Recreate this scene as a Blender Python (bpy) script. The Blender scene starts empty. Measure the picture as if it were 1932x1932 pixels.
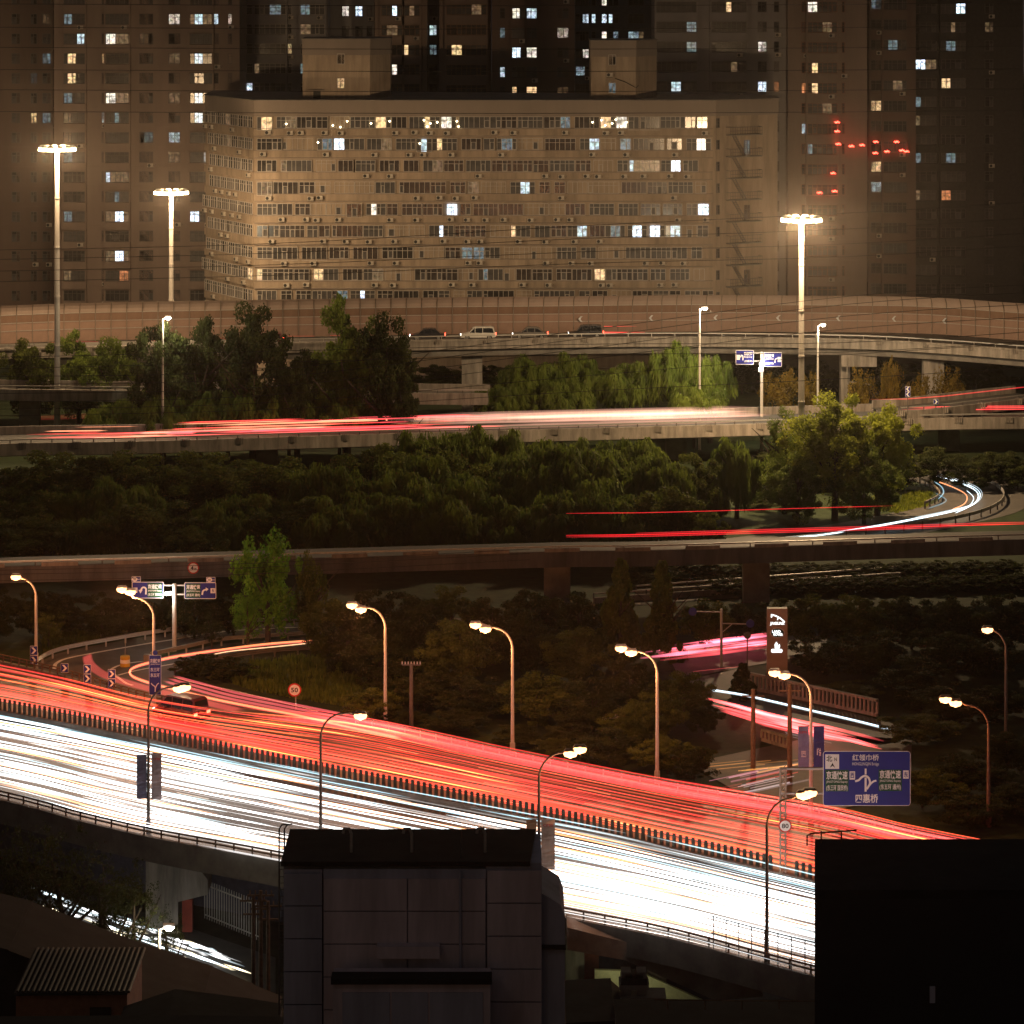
import bpy, math, random
import numpy as np
from mathutils import Vector, Matrix
random.seed(7); rng = np.random.default_rng(7)
S = bpy.context.scene
C = S.collection

# ------------------------------------------------------------------ camera, world, exposure
F, H, Y0 = 6000.0, 60.0, -100.0          # lens in image units (of 1932), eye height, height of the horizon in the picture
cam = bpy.data.objects.new('camera', bpy.data.cameras.new('camera'))
C.objects.link(cam); S.camera = cam
cam.location = (0, 0, H); cam.rotation_euler = (math.pi/2, 0, 0)
cam.data.sensor_width = 36; cam.data.lens = F/1932*36
cam.data.shift_y = -(966 - Y0)/1932
cam.data.clip_start = 1; cam.data.clip_end = 3000
W = bpy.data.worlds.new('World'); S.world = W; W.use_nodes = True
nt = W.node_tree; nt.nodes.clear()
sky = nt.nodes.new('ShaderNodeTexSky'); sky.sky_type = 'NISHITA'; sky.sun_disc = False
sky.sun_elevation = math.radians(3); sky.sun_rotation = math.radians(200)
bg = nt.nodes.new('ShaderNodeBackground'); bg.inputs['Strength'].default_value = 0.004
bg2 = nt.nodes.new('ShaderNodeBackground'); bg2.inputs['Color'].default_value = (0.52, 0.43, 0.44, 1); bg2.inputs['Strength'].default_value = 0.036
ad = nt.nodes.new('ShaderNodeAddShader'); ow = nt.nodes.new('ShaderNodeOutputWorld')
nt.links.new(sky.outputs[0], bg.inputs['Color']); nt.links.new(bg.outputs[0], ad.inputs[0])
nt.links.new(bg2.outputs[0], ad.inputs[1]); nt.links.new(ad.outputs[0], ow.inputs['Surface'])
sun = bpy.data.objects.new('moon', bpy.data.lights.new('moon', 'SUN')); C.objects.link(sun)
sun.data.energy = 0.02; sun.data.angle = math.radians(10); sun.data.color = (1, .86, .74)
sun.rotation_euler = (math.radians(50), 0, math.radians(-30)); sun.location = (0, 0, 100)
S.view_settings.view_transform = 'Standard'; S.view_settings.look = 'None'
S.view_settings.exposure = 0; S.view_settings.gamma = 1
S.render.engine = 'CYCLES'
S.cycles.max_bounces = 4; S.cycles.diffuse_bounces = 2; S.cycles.glossy_bounces = 2
S.cycles.transmission_bounces = 2; S.cycles.transparent_max_bounces = 40; S.cycles.volume_bounces = 0
S.cycles.sample_clamp_indirect = 3; S.cycles.caustics_reflective = False; S.cycles.caustics_refractive = False
S.cycles.use_denoising = True

# ------------------------------------------------------------------ helpers
def on(px, py, z=0.0):
    Y = F*(H - z)/(py - Y0); return Vector(((px - 966)*Y/F, Y, z))
def at(px, py, Y):
    return Vector(((px - 966)*Y/F, Y, H - (py - Y0)*Y/F))
def smooth(pts, n=6):
    P = [np.array(p, float) for p in pts]; P = [2*P[0]-P[1]] + P + [2*P[-1]-P[-2]]
    out = []
    for i in range(1, len(P)-2):
        a, b, c, d = P[i-1:i+3]
        for k in range(n):
            t = k/n
            out.append(.5*((2*b)+(-a+c)*t+(2*a-5*b+4*c-d)*t*t+(-a+3*b-3*c+d)*t**3))
    out.append(P[-2]); return [Vector(o) for o in out]
def resample(path, step):
    L = [0]
    for a, b in zip(path, path[1:]): L.append(L[-1] + (b-a).length)
    n = max(1, int(round(L[-1]/step))); s = np.linspace(0, L[-1], n+1)
    A = np.array([list(p) for p in path]); return [Vector([float(np.interp(t, L, A[:, k])) for k in range(3)]) for t in s]

class MB:
    def __init__(s): s.v = []; s.f = []; s.m = []
    def face(s, idx, m=0): s.f.append(idx); s.m.append(m)
    def add(s, vs, fs, m=0):
        b = len(s.v); s.v += [tuple(v) for v in vs]
        for f in fs: s.face([b+i for i in f], m)
    def box(s, c, d, m=0, rz=0.0, top=1.0):
        x, y, z = d[0]/2, d[1]/2, d[2]/2; cr, sr = math.cos(rz), math.sin(rz); vs = []
        for k, (sx, sy, sz) in enumerate([(-1,-1,-1),(1,-1,-1),(1,1,-1),(-1,1,-1),(-1,-1,1),(1,-1,1),(1,1,1),(-1,1,1)]):
            t = top if sz > 0 else 1; X, Yy = sx*x*t, sy*y*t
            vs.append((c[0]+X*cr-Yy*sr, c[1]+X*sr+Yy*cr, c[2]+sz*z))
        s.add(vs, [(0,3,2,1),(4,5,6,7),(0,1,5,4),(1,2,6,5),(2,3,7,6),(3,0,4,7)], m)
    def tube(s, path, r, n=6, m=0, cap=True):
        path = [Vector(p) for p in path]; rs = r if isinstance(r, (list, tuple)) else [r]*len(path)
        rings = []; b = len(s.v)
        for i, p in enumerate(path):
            t = (path[min(i+1, len(path)-1)] - path[max(i-1, 0)]).normalized()
            u = t.cross(Vector((0, 1, 0)) if abs(t.y) < .9 else Vector((1, 0, 0))).normalized(); w = t.cross(u)
            for k in range(n):
                a = 2*math.pi*k/n; s.v.append(tuple(p + u*math.cos(a)*rs[i] + w*math.sin(a)*rs[i]))
        for i in range(len(path)-1):
            for k in range(n):
                a = b+i*n+k; c = b+i*n+(k+1) % n; s.face([a, c, c+n, a+n], m)
        if cap:
            s.face([b+k for k in range(n)][::-1], m); s.face([b+(len(path)-1)*n+k for k in range(n)], m)
    def sweep(s, path, sec, m=0, cap=True):
        b = len(s.v); n = len(sec)
        for i, p in enumerate(path):
            p = Vector(p); t = Vector(path[min(i+1, len(path)-1)]) - Vector(path[max(i-1, 0)]); t.z = 0; t.normalize()
            nn = Vector((t.y, -t.x, 0))
            for d, h in sec: q = p + nn*d; s.v.append((q.x, q.y, p.z+h))
        for i in range(len(path)-1):
            for k in range(n):
                a = b+i*n+k; c = b+i*n+(k+1) % n; s.face([a, a+n, c+n, c], m)
        if cap:
            s.face([b+k for k in range(n)], m); s.face([b+(len(path)-1)*n+k for k in range(n)][::-1], m)
    def prism(s, poly, a, b, axis='y', m=0):
        n = len(poly)
        def P(u, v, w): return {'y': (u, w, v), 'z': (u, v, w), 'x': (w, u, v)}[axis]
        vs = [P(u, v, a) for u, v in poly] + [P(u, v, b) for u, v in poly]
        fs = [list(range(n)), list(range(2*n-1, n-1, -1))] + [[i, i+n, (i+1) % n+n, (i+1) % n] for i in range(n)]
        s.add(vs, fs, m)
    def disc(s, c, r, n=20, y0=0.0, y1=-.05, m=0, rx=None):
        rx = rx or r
        s.prism([(c[0]+rx*math.cos(2*math.pi*k/n), c[2]+r*math.sin(2*math.pi*k/n)) for k in range(n)], c[1]+y0, c[1]+y1, 'y', m)
    def mesh(s, name, mats):
        me = bpy.data.meshes.new(name); me.from_pydata(s.v, [], s.f)
        for m in (mats if isinstance(mats, (list, tuple)) else [mats]): me.materials.append(m)
        if any(s.m): me.polygons.foreach_set('material_index', s.m)
        me.update(); return me
def link(name, data, parent=None, loc=(0, 0, 0), rz=0.0, sc=None):
    o = bpy.data.objects.new(name, data); C.objects.link(o)
    if parent is not None: o.parent = parent
    o.location = loc
    if rz: o.rotation_euler = (0, 0, rz)
    if sc is not None: o.scale = sc
    return o
def tag(o, label=None, cat=None, group=None, kind=None):
    if label: o['label'] = label
    if cat: o['category'] = cat
    if group: o['group'] = group
    if kind: o['kind'] = kind
    return o
def thing(name, label, cat, loc=(0, 0, 0), rz=0.0, group=None): return tag(link(name, None, None, loc, rz), label, cat, group)
def part(name, mb, mat, parent=None, **k): return link(name, mb.mesh(name, mat), parent, **k)
def struct(name, mb, mat): return tag(part(name, mb, mat), kind='structure')
ORD = ['first','second','third','fourth','fifth','sixth','seventh','eighth','ninth','tenth','eleventh','twelfth','thirteenth','fourteenth','fifteenth','sixteenth','seventeenth','eighteenth','nineteenth','twentieth']

# ------------------------------------------------------------------ materials
def mat(name, col, rough=.8, metal=0.0, var=.25, scale=2.0, bump=.15, streak=False, spec=.3):
    m = bpy.data.materials.new(name); m.use_nodes = True; n = m.node_tree; b = n.nodes['Principled BSDF']
    b.inputs['Roughness'].default_value = rough; b.inputs['Metallic'].default_value = metal
    b.inputs['Specular IOR Level'].default_value = spec
    tc = n.nodes.new('ShaderNodeTexCoord'); mp = n.nodes.new('ShaderNodeMapping'); n.links.new(tc.outputs['Object'], mp.inputs[0])
    if streak: mp.inputs['Scale'].default_value = (1, 1, .15)
    no = n.nodes.new('ShaderNodeTexNoise'); no.inputs['Scale'].default_value = scale; no.inputs['Detail'].default_value = 6
    no.inputs['Roughness'].default_value = .65
    n.links.new(mp.outputs[0], no.inputs['Vector'])
    cr = n.nodes.new('ShaderNodeValToRGB'); cr.color_ramp.elements[0].position = .3; cr.color_ramp.elements[1].position = .72
    cr.color_ramp.elements[0].color = (*[c*(1-var) for c in col], 1); cr.color_ramp.elements[1].color = (*[min(1, c*(1+var)) for c in col], 1)
    n.links.new(no.outputs['Fac'], cr.inputs[0]); n.links.new(cr.outputs[0], b.inputs['Base Color'])
    if bump:
        bu = n.nodes.new('ShaderNodeBump'); bu.inputs['Strength'].default_value = bump; bu.inputs['Distance'].default_value = .05
        n.links.new(no.outputs['Fac'], bu.inputs['Height']); n.links.new(bu.outputs[0], b.inputs['Normal'])
    return m
def emit(name, col, s, sampling=None):
    m = bpy.data.materials.new(name); m.use_nodes = True; b = m.node_tree.nodes['Principled BSDF']
    b.inputs['Base Color'].default_value = (.02, .02, .02, 1)
    b.inputs['Emission Color'].default_value = (*col, 1); b.inputs['Emission Strength'].default_value = s
    if sampling: m.cycles.emission_sampling = sampling
    return m
def litglass(name, col, s):
    """a lit room behind glass: curtains, furniture and lamps give an uneven glow"""
    m = emit(name, col, s, 'NONE'); n = m.node_tree; b = n.nodes['Principled BSDF']; b.inputs['Roughness'].default_value = .2
    tc = n.nodes.new('ShaderNodeTexCoord'); oi = n.nodes.new('ShaderNodeObjectInfo'); va = n.nodes.new('ShaderNodeVectorMath')
    va.operation = 'ADD'; mu = n.nodes.new('ShaderNodeMath'); mu.operation = 'MULTIPLY'; mu.inputs[1].default_value = 40
    n.links.new(oi.outputs['Random'], mu.inputs[0]); n.links.new(tc.outputs['Object'], va.inputs[0]); n.links.new(mu.outputs[0], va.inputs[1])
    vo = n.nodes.new('ShaderNodeTexVoronoi'); vo.inputs['Scale'].default_value = 1.7; n.links.new(va.outputs[0], vo.inputs['Vector'])
    no = n.nodes.new('ShaderNodeTexNoise'); no.inputs['Scale'].default_value = 2.2; no.inputs['Detail'].default_value = 4; n.links.new(va.outputs[0], no.inputs['Vector'])
    mr = n.nodes.new('ShaderNodeMapRange'); mr.inputs[1].default_value = .32; mr.inputs[2].default_value = .68
    mr.inputs[3].default_value = .25*s; mr.inputs[4].default_value = 1.5*s; n.links.new(no.outputs['Fac'], mr.inputs[0])
    mx = n.nodes.new('ShaderNodeMix'); mx.data_type = 'RGBA'; mx.blend_type = 'MULTIPLY'; mx.inputs['Factor'].default_value = .15
    mx.inputs['A'].default_value = (*col, 1); n.links.new(vo.outputs['Color'], mx.inputs['B'])
    n.links.new(mx.outputs['Result'], b.inputs['Emission Color']); n.links.new(mr.outputs[0], b.inputs['Emission Strength'])
    return m
def leafmat(name, col):
    m = bpy.data.materials.new(name); m.use_nodes = True; n = m.node_tree; b = n.nodes['Principled BSDF']
    b.inputs['Roughness'].default_value = .75; b.inputs['Specular IOR Level'].default_value = .12
    tc = n.nodes.new('ShaderNodeTexCoord'); no = n.nodes.new('ShaderNodeTexNoise'); no.inputs['Scale'].default_value = 1.1; no.inputs['Detail'].default_value = 5
    n.links.new(tc.outputs['Object'], no.inputs['Vector'])
    cr = n.nodes.new('ShaderNodeValToRGB'); cr.color_ramp.elements[0].position = .32; cr.color_ramp.elements[1].position = .7
    cr.color_ramp.elements[0].color = (col[0]*.55, col[1]*.6, col[2]*.6, 1); cr.color_ramp.elements[1].color = (col[0]*1.5, col[1]*1.4, col[2]*1.2, 1)
    n.links.new(no.outputs['Fac'], cr.inputs[0]); n.links.new(cr.outputs[0], b.inputs['Base Color'])
    tr = n.nodes.new('ShaderNodeBsdfTranslucent'); mx = n.nodes.new('ShaderNodeMixShader'); mx.inputs[0].default_value = .42
    n.links.new(cr.outputs[0], tr.inputs['Color']); n.links.new(b.outputs[0], mx.inputs[1]); n.links.new(tr.outputs[0], mx.inputs[2])
    n.links.new(mx.outputs[0], n.nodes['Material Output'].inputs['Surface'])
    return m
def trailmat(name, strength):
    m = bpy.data.materials.new(name); m.use_nodes = True; n = m.node_tree; n.nodes.clear()
    a = n.nodes.new('ShaderNodeAttribute'); a.attribute_name = 'glow'
    e = n.nodes.new('ShaderNodeEmission'); e.inputs['Strength'].default_value = strength; t = n.nodes.new('ShaderNodeBsdfTransparent')
    s = n.nodes.new('ShaderNodeAddShader'); o = n.nodes.new('ShaderNodeOutputMaterial')
    n.links.new(a.outputs['Color'], e.inputs['Color']); n.links.new(e.outputs[0], s.inputs[0]); n.links.new(t.outputs[0], s.inputs[1])
    n.links.new(s.outputs[0], o.inputs['Surface']); return m
asphalt = mat('asphalt', (.052, .048, .044), .55, var=.3, scale=.6, bump=.05, spec=.5)
asphalt2 = mat('worn_asphalt', (.085, .078, .070), .7, var=.25, scale=.5, bump=.05)
concrete = mat('concrete', (.25, .22, .19), .85, var=.5, scale=1.3, streak=True)
concrete_dark = mat('stained_concrete', (.16, .145, .13), .9, var=.35, scale=.7)
steel = mat('galvanised_steel', (.42, .40, .37), .45, metal=.4, var=.15, scale=4, bump=0)
pole_paint = mat('painted_pole', (.50, .47, .43), .5, var=.1, scale=3, bump=0)
dark_pole = mat('dark_pole', (.10, .09, .085), .5, var=.2, scale=3, bump=0)
rust = mat('rusty_steel', (.14, .085, .055), .8, var=.4, scale=3)
white_paint = mat('road_paint', (.62, .60, .55), .6, var=.2, scale=3, bump=0)
grass_m = mat('grass_ground', (.022, .035, .010), .95, var=.5, scale=.9, bump=.6)
soil_m = mat('soil', (.05, .042, .03), .95, var=.4, scale=.5, bump=.5)
slab_wall = mat('tan_render', (.26, .205, .155), .9, var=.32, scale=.8, streak=True, bump=.1)
slab_band = mat('grey_render', (.20, .165, .14), .9, var=.1, scale=.3, streak=True, bump=.05)
brown_wall = mat('brown_wall', (.20, .15, .125), .9, var=.15, scale=.3, streak=True)
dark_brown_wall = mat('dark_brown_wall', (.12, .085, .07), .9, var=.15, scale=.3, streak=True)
grey_wall = mat('grey_wall', (.20, .19, .195), .9, var=.15, scale=.3, streak=True)
glass_dark = mat('dark_glass', (.035, .033, .032), .15, var=.5, scale=1.2, bump=0, spec=.5)
glass_curtain = mat('curtained_glass', (.055, .052, .052), .5, var=.5, scale=.9, bump=0)
frame_m = mat('window_frame', (.36, .33, .30), .5, var=.12, scale=3, bump=0)
frame_dark = mat('dark_window_frame', (.09, .08, .075), .5, var=.2, scale=3, bump=0)
ac_m = mat('air_conditioner_casing', (.36, .32, .27), .6, var=.25, scale=2, bump=0)
black_m = mat('black_plastic', (.02, .02, .02), .6, var=.3, scale=3, bump=0)
LITM = {'c': litglass('lit_cool_room', (.72, .92, 1.0), 1.0), 'w': litglass('lit_white_room', (1, .90, .74), 1.25),
        'y': litglass('lit_warm_room', (1, .66, .32), 1.2), 'o': litglass('lit_orange_room', (1, .36, .14), .6),
        'd': litglass('dim_cool_room', (.45, .62, .66), .30), 'e': litglass('dim_warm_room', (.8, .50, .26), .22),
        'b': litglass('bright_cool_room', (.72, .86, 1), 2.2)}

# ------------------------------------------------------------------ window meshes (shared)
_wm = {}
def window_mesh(w, h, kind, nm, rail=True, fr=None, fw=.07):
    rail = bool(rail); fr = fr or frame_m
    key = (round(w, 2), round(h, 2), kind, nm, rail, fr.name, fw)
    if key in _wm: return _wm[key]
    m = MB(); r = random.Random(str(key))
    litn = kind in LITM and nm >= 3
    cuts = [(-w/2+w*i/nm) + (r.uniform(-.1, .1) if 0 < i < nm else 0) for i in range(nm+1)]
    lo_ = r.randrange(0, nm-1) if litn else 0; hi_ = min(nm, lo_+r.choice([1, 2, 2])) if litn else nm
    for i in range(nm): a, b = cuts[i], cuts[i+1]; m.box(((a+b)/2, .06, 0), (b-a-.003, .06, h-.02), 1 if lo_ <= i < hi_ else 3)
    for i, c in enumerate(cuts): m.box((min(max(c, -w/2+fw/2), w/2-fw/2), 0, 0), (fw, .1, h), 0)
    for zz in (-h/2+fw/2, h/2-fw/2): m.box((0, -.004, zz), (w, .1, fw), 0)
    if rail:
        m.box((0, -.008, h*.18), (w-.01, .09, fw*.8), 0)
    # a sash with its own lighter frame, as casements have
    if nm >= 2 and r.random() < .7:
        i = r.randrange(nm); a, b = cuts[i], cuts[i+1]
        for xx in (a+.08, b-.08): m.box((xx, -.05, -h*.12), (.055, .06, h*.62), 0)
        for zz in (-h*.42, h*.17): m.box(((a+b)/2, -.05, zz), (b-a-.1, .064, .055), 0)
        if kind in ('g', 'k'): m.box(((a+b)/2, -.01, -h*.12), (b-a-.2, .02, h*.55), 2)
    pm = {'g': glass_dark, 'k': glass_curtain}.get(kind) or LITM[kind]
    _wm[key] = m.mesh('window', [fr, pm, glass_curtain, LITM['e'] if litn and kind in 'wcb' and r.random() < .4 else glass_curtain]); return _wm[key]
_acm = None
def ac_mesh():
    global _acm
    if _acm is None:
        m = MB(); m.box((0, -.2, 0), (.85, .34, .58), 0); m.disc((-.14, -.37, 0), .22, 12, 0, -.015, 1)
        m.box((0, -.19, -.33), (.8, .4, .05), 1); m.tube([(.42, -.1, .1), (.62, -.05, -.15), (.75, .0, .12)], .02, 4, 1)
        _acm = m.mesh('air_conditioner', [ac_m, black_m])
    return _acm

# ------------------------------------------------------------------ haze, added to spread a glow around the lamps
def haze(density, g_):
    g = MB(); g.box((0, 275, 37), (700, 600, 94)); me = g.mesh('haze', []); m = bpy.data.materials.new('haze_air'); m.use_nodes = True; n = m.node_tree; n.nodes.clear()
    v = n.nodes.new('ShaderNodeVolumePrincipled'); v.inputs['Color'].default_value = (.9, .80, .72, 1); v.inputs['Density'].default_value = density; v.inputs['Anisotropy'].default_value = g_
    o = n.nodes.new('ShaderNodeOutputMaterial'); n.links.new(v.outputs[0], o.inputs['Volume']); me.materials.append(m)
    tag(link('haze', me), 'thin night haze glowing around the lamps', 'haze', kind='stuff')  # added volume that spreads the lamp glow
haze(.00005, .92)

# ------------------------------------------------------------------ ground
XMED = smooth([(-62, 263), (-38.4, 247.3), (-29.1, 240.8), (-13.4, 228.7), (3.2, 216.6), (10.3, 210.8), (19.2, 203.3), (42, 183)], 6)
XFAR = smooth([(-62, 281), (-39, 262.4), (-27.2, 250.6), (-12.5, 244.4), (-.1, 234.1), (10.2, 226.1), (21.4, 218.7), (27.3, 213), (46, 199)], 6)
XNEAR = smooth([(-62, 242), (-35.9, 222.9), (-30.2, 218), (-24.5, 213.6), (-18.7, 210.0), (-8, 203.4), (3.2, 195.8), (9.9, 191.4), (17.6, 184.6), (38, 168)], 6)
def ycurve(c):
    a = np.array([list(p) for p in c]); return lambda x: float(np.interp(x, a[:, 0], a[:, 1]))
ymed, yfar, ynear = ycurve(XMED), ycurve(XFAR), ycurve(XNEAR)
XS = [-60 + i*2.0 for i in range(51)]
g = MB(); g.add([(-500, 20, -8.05), (500, 20, -8.05), (500, 260, -8.05), (-500, 260, -8.05)], [(0, 1, 2, 3)]); struct('lower_ground', g, soil_m)
g = MB()
edge = [(-500, 281)] + [(x, yfar(x)-1.2) for x in XS] + [(500, 199)]
vs = [(x, y, -.06) for x, y in edge] + [(x, 1500, -.06) for x, y in edge] + [(x, y, -8.2) for x, y in edge]
n = len(edge); fs = []
for i in range(n-1): fs += [(i, i+1, n+i+1, n+i), (2*n+i, 2*n+i+1, i+1, i)]
g.add(vs, fs); struct('grass_ground', g, grass_m)

# ------------------------------------------------------------------ expressway
g = MB()
for i in range(len(XS)-1):
    a, b = XS[i], XS[i+1]
    g.add([(a, ynear(a), 0), (b, ynear(b), 0), (b, yfar(b), 0), (a, yfar(a), 0)], [(0, 1, 2, 3)])
struct('expressway_road', g, asphalt)
NP = [Vector((x, ynear(x), 0)) for x in XS]; FP = [Vector((x, yfar(x), 0)) for x in XS]; MP = [Vector((x, ymed(x), 0)) for x in XS]
bridge = thing('expressway_bridge', 'long concrete expressway deck carrying the white and red traffic over the side street', 'bridge', (0, 0, 0))
g = MB(); g.sweep(NP, [(.35, .35), (.35, -1.3), (-1.2, -1.45), (-1.2, -.02), (0, -.01), (0, .35)]); part('fascia', g, concrete_dark, bridge)
g = MB(); g.sweep(NP, [(-1.25, -.03), (-1.25, -1.9), (-13.4, -1.9), (-13.4, -.03)]); part('girder', g, concrete_dark, bridge)
g = MB(); g.sweep(FP, [(0, -.02), (0, .3), (-.4, .3), (-.4, -1.2), (0, -1.2)]); part('kerb', g, concrete, bridge)
def rail(parent, path, h=.55, post=2.0, off=0.0, m=rust, thick=.05, beams=(1.0, .6), pname='post', hb=.0):
    g = MB()
    for b in beams: g.sweep(path, [(off-.05, hb+h*b), (off+.05, hb+h*b), (off+.05, hb+h*b-thick*2), (off-.05, hb+h*b-thick*2)])
    part('rail', g, m, parent)
    pm = MB(); pm.box((0, 0, h/2), (.11, .11, h)); pm = pm.mesh(pname, m)
    for p in resample(path, post)[:295]:
        link(pname, pm, parent, (p.x, p.y - off, p.z+hb))
NPv = [p for p in NP if -42 < p.x < 24]; FPv = [p for p in FP if -14 < p.x < 34]
r = thing('parapet_railing', 'rusty railing along the near edge of the white headlight carriageway', 'railing'); rail(r, NPv, .62, 1.5, .15, rust, .05, hb=.33)
r = thing('parapet_railing', 'low pale railing along the far edge of the red taillight carriageway', 'railing'); rail(r, FPv, .6, 1.6, -.2, steel, .05, hb=.29)
r = thing('parapet_railing', 'short railing between the red carriageway and the slip road with blue arrow boards', 'railing')
rail(r, [p for p in FP if -46 < p.x < -25.5], .6, 1.0, -.2, rust, .04, hb=.29)
# median with anti-glare blades
med = thing('median_barrier', 'low concrete median carrying a row of dark upright blades between red and white traffic', 'barrier')
g = MB(); g.sweep(MP, [(.45, .004), (.28, .16), (.26, .42), (-.26, .42), (-.28, .16), (-.45, .004)]); part('base', g, concrete_dark, med)
bm = MB(); bm.box((0, 0, .46), (.25, .13, .92), top=.82); bm = bm.mesh('blade', mat('green_black_blade', (.03, .036, .03), .6, var=.3))
for p in resample([q for q in MP if -42 < q.x < 30], .52)[:176]:
    if abs(p.x-17.45) < .5: continue
    link('blade', bm, med, (p.x, p.y, .41), rz=-.62+random.uniform(-.12, .12))
g = MB()
for f0, side in ((.27, 1), (.52, 1), (.77, 1), (.25, -1), (.47, -1), (.70, -1)):
    L = [Vector((x, ymed(x)+(f0*(yfar(x)-ymed(x)) if side > 0 else -f0*(ymed(x)-ynear(x))), .006)) for x in XS]
    R = resample(L, 3.0)
    for i in range(0, len(R)-1, 3):
        a, b = R[i], R[i+1]; t = (b-a).normalized(); nn = Vector((t.y, -t.x, 0))*.08
        g.add([a-nn, b-nn, b+nn, a+nn], [(0, 1, 2, 3)])
for c in (lambda x: yfar(x)-.7, lambda x: ymed(x)+.9, lambda x: ymed(x)-.9, lambda x: ynear(x)+.6):
    for x in XS[:-1]: g.add([(x, c(x)-.09, .006), (x+2, c(x+2)-.09, .006), (x+2, c(x+2)+.09, .006), (x, c(x)+.09, .006)], [(0, 1, 2, 3)])
tag(part('lane_markings', g, white_paint), kind='structure')

# ------------------------------------------------------------------ slip roads
def poly(name, pts, z, m):
    g = MB(); P = [on(x, y, z) for x, y in pts]; g.add(P, [tuple(range(len(P)))]); return struct(name, g, m)
poly('slip_road', [(60, 1264), (72, 1250), (105, 1234), (160, 1221), (257, 1204), (349, 1190), (440, 1180), (560, 1174), (760, 1168), (900, 1166),
     (900, 1206), (760, 1213), (646, 1222), (520, 1230), (420, 1243), (360, 1257), (330, 1268), (330, 1279), (360, 1292), (430, 1307), (520, 1326), (660, 1362), (668, 1372),
     (560, 1352), (430, 1345), (312, 1341), (190, 1305)], -.02, asphalt2)
poly('verge_strip', [(300, 1241), (353, 1227), (414, 1215), (500, 1207), (640, 1198), (900, 1186), (900, 1180), (640, 1192), (500, 1201), (414, 1209), (353, 1219), (300, 1234), (288, 1239)], .03, grass_m)
def strip(g, pts, w, z=.008):
    P = smooth([on(x, y, z) for x, y in pts], 8)
    for i in range(len(P)-1):
        a, b = P[i], P[i+1]
        na = Vector(((P[min(i+1, len(P)-1)]-P[max(i-1, 0)]).y, -(P[min(i+1, len(P)-1)]-P[max(i-1, 0)]).x, 0)).normalized()*w
        nb = Vector(((P[min(i+2, len(P)-1)]-P[i]).y, -(P[min(i+2, len(P)-1)]-P[i]).x, 0)).normalized()*w
        g.add([a-na, b-nb, b+nb, a+na], [(0, 1, 2, 3)])
g = MB()
strip(g, [(102, 1262), (108, 1250), (140, 1239), (250, 1219), (330, 1206), (440, 1190), (640, 1180)], .16)
strip(g, [(300, 1246), (258, 1249), (230, 1254), (211, 1262), (212, 1269), (235, 1287), (250, 1293)], .13)
strip(g, [(222, 1274), (262, 1264), (330, 1252), (420, 1236), (520, 1226), (640, 1217), (780, 1210)], .13)
strip(g, [(330, 1278), (370, 1289), (450, 1305), (600, 1342)], .1)
tag(part('slip_road_markings', g, white_paint), kind='structure')
def guard(label, pts, z=0.0, post=2.0, h=.75, m=steel):
    r = thing('guard_rail', label, 'guard rail', group='steel guard rails on the slip roads')
    P = smooth([on(x, y, z) for x, y in pts], 6); g = MB()
    g.sweep(P, [(-.04, h), (.06, h), (.0, h-.08), (.06, h-.16), (.0, h-.24), (.06, h-.32), (-.04, h-.32)]); part('rail', g, m, r)
    pm = MB(); pm.box((0, .08, h/2-.02), (.14, .14, h)); pm = pm.mesh('post', m)
    for p in resample(P, post): link('post', pm, r, tuple(p))
    return r
guard('guard rail on the outside of the upper slip road beside the grass verge', [(70, 1262), (76, 1254), (105, 1240), (155, 1228), (257, 1210), (349, 1196), (430, 1186), (520, 1181), (640, 1176)])
guard('guard rail between the two slip roads, behind the red hairpin streak', [(285, 1247), (353, 1232), (414, 1219), (500, 1212), (640, 1203), (760, 1197), (880, 1192)])
guard('guard rail on the low side of the slip road above the grass bank', [(330, 1270), (350, 1264), (404, 1255), (500, 1241), (639, 1231), (730, 1223), (860, 1216)], m=concrete_dark)

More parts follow.
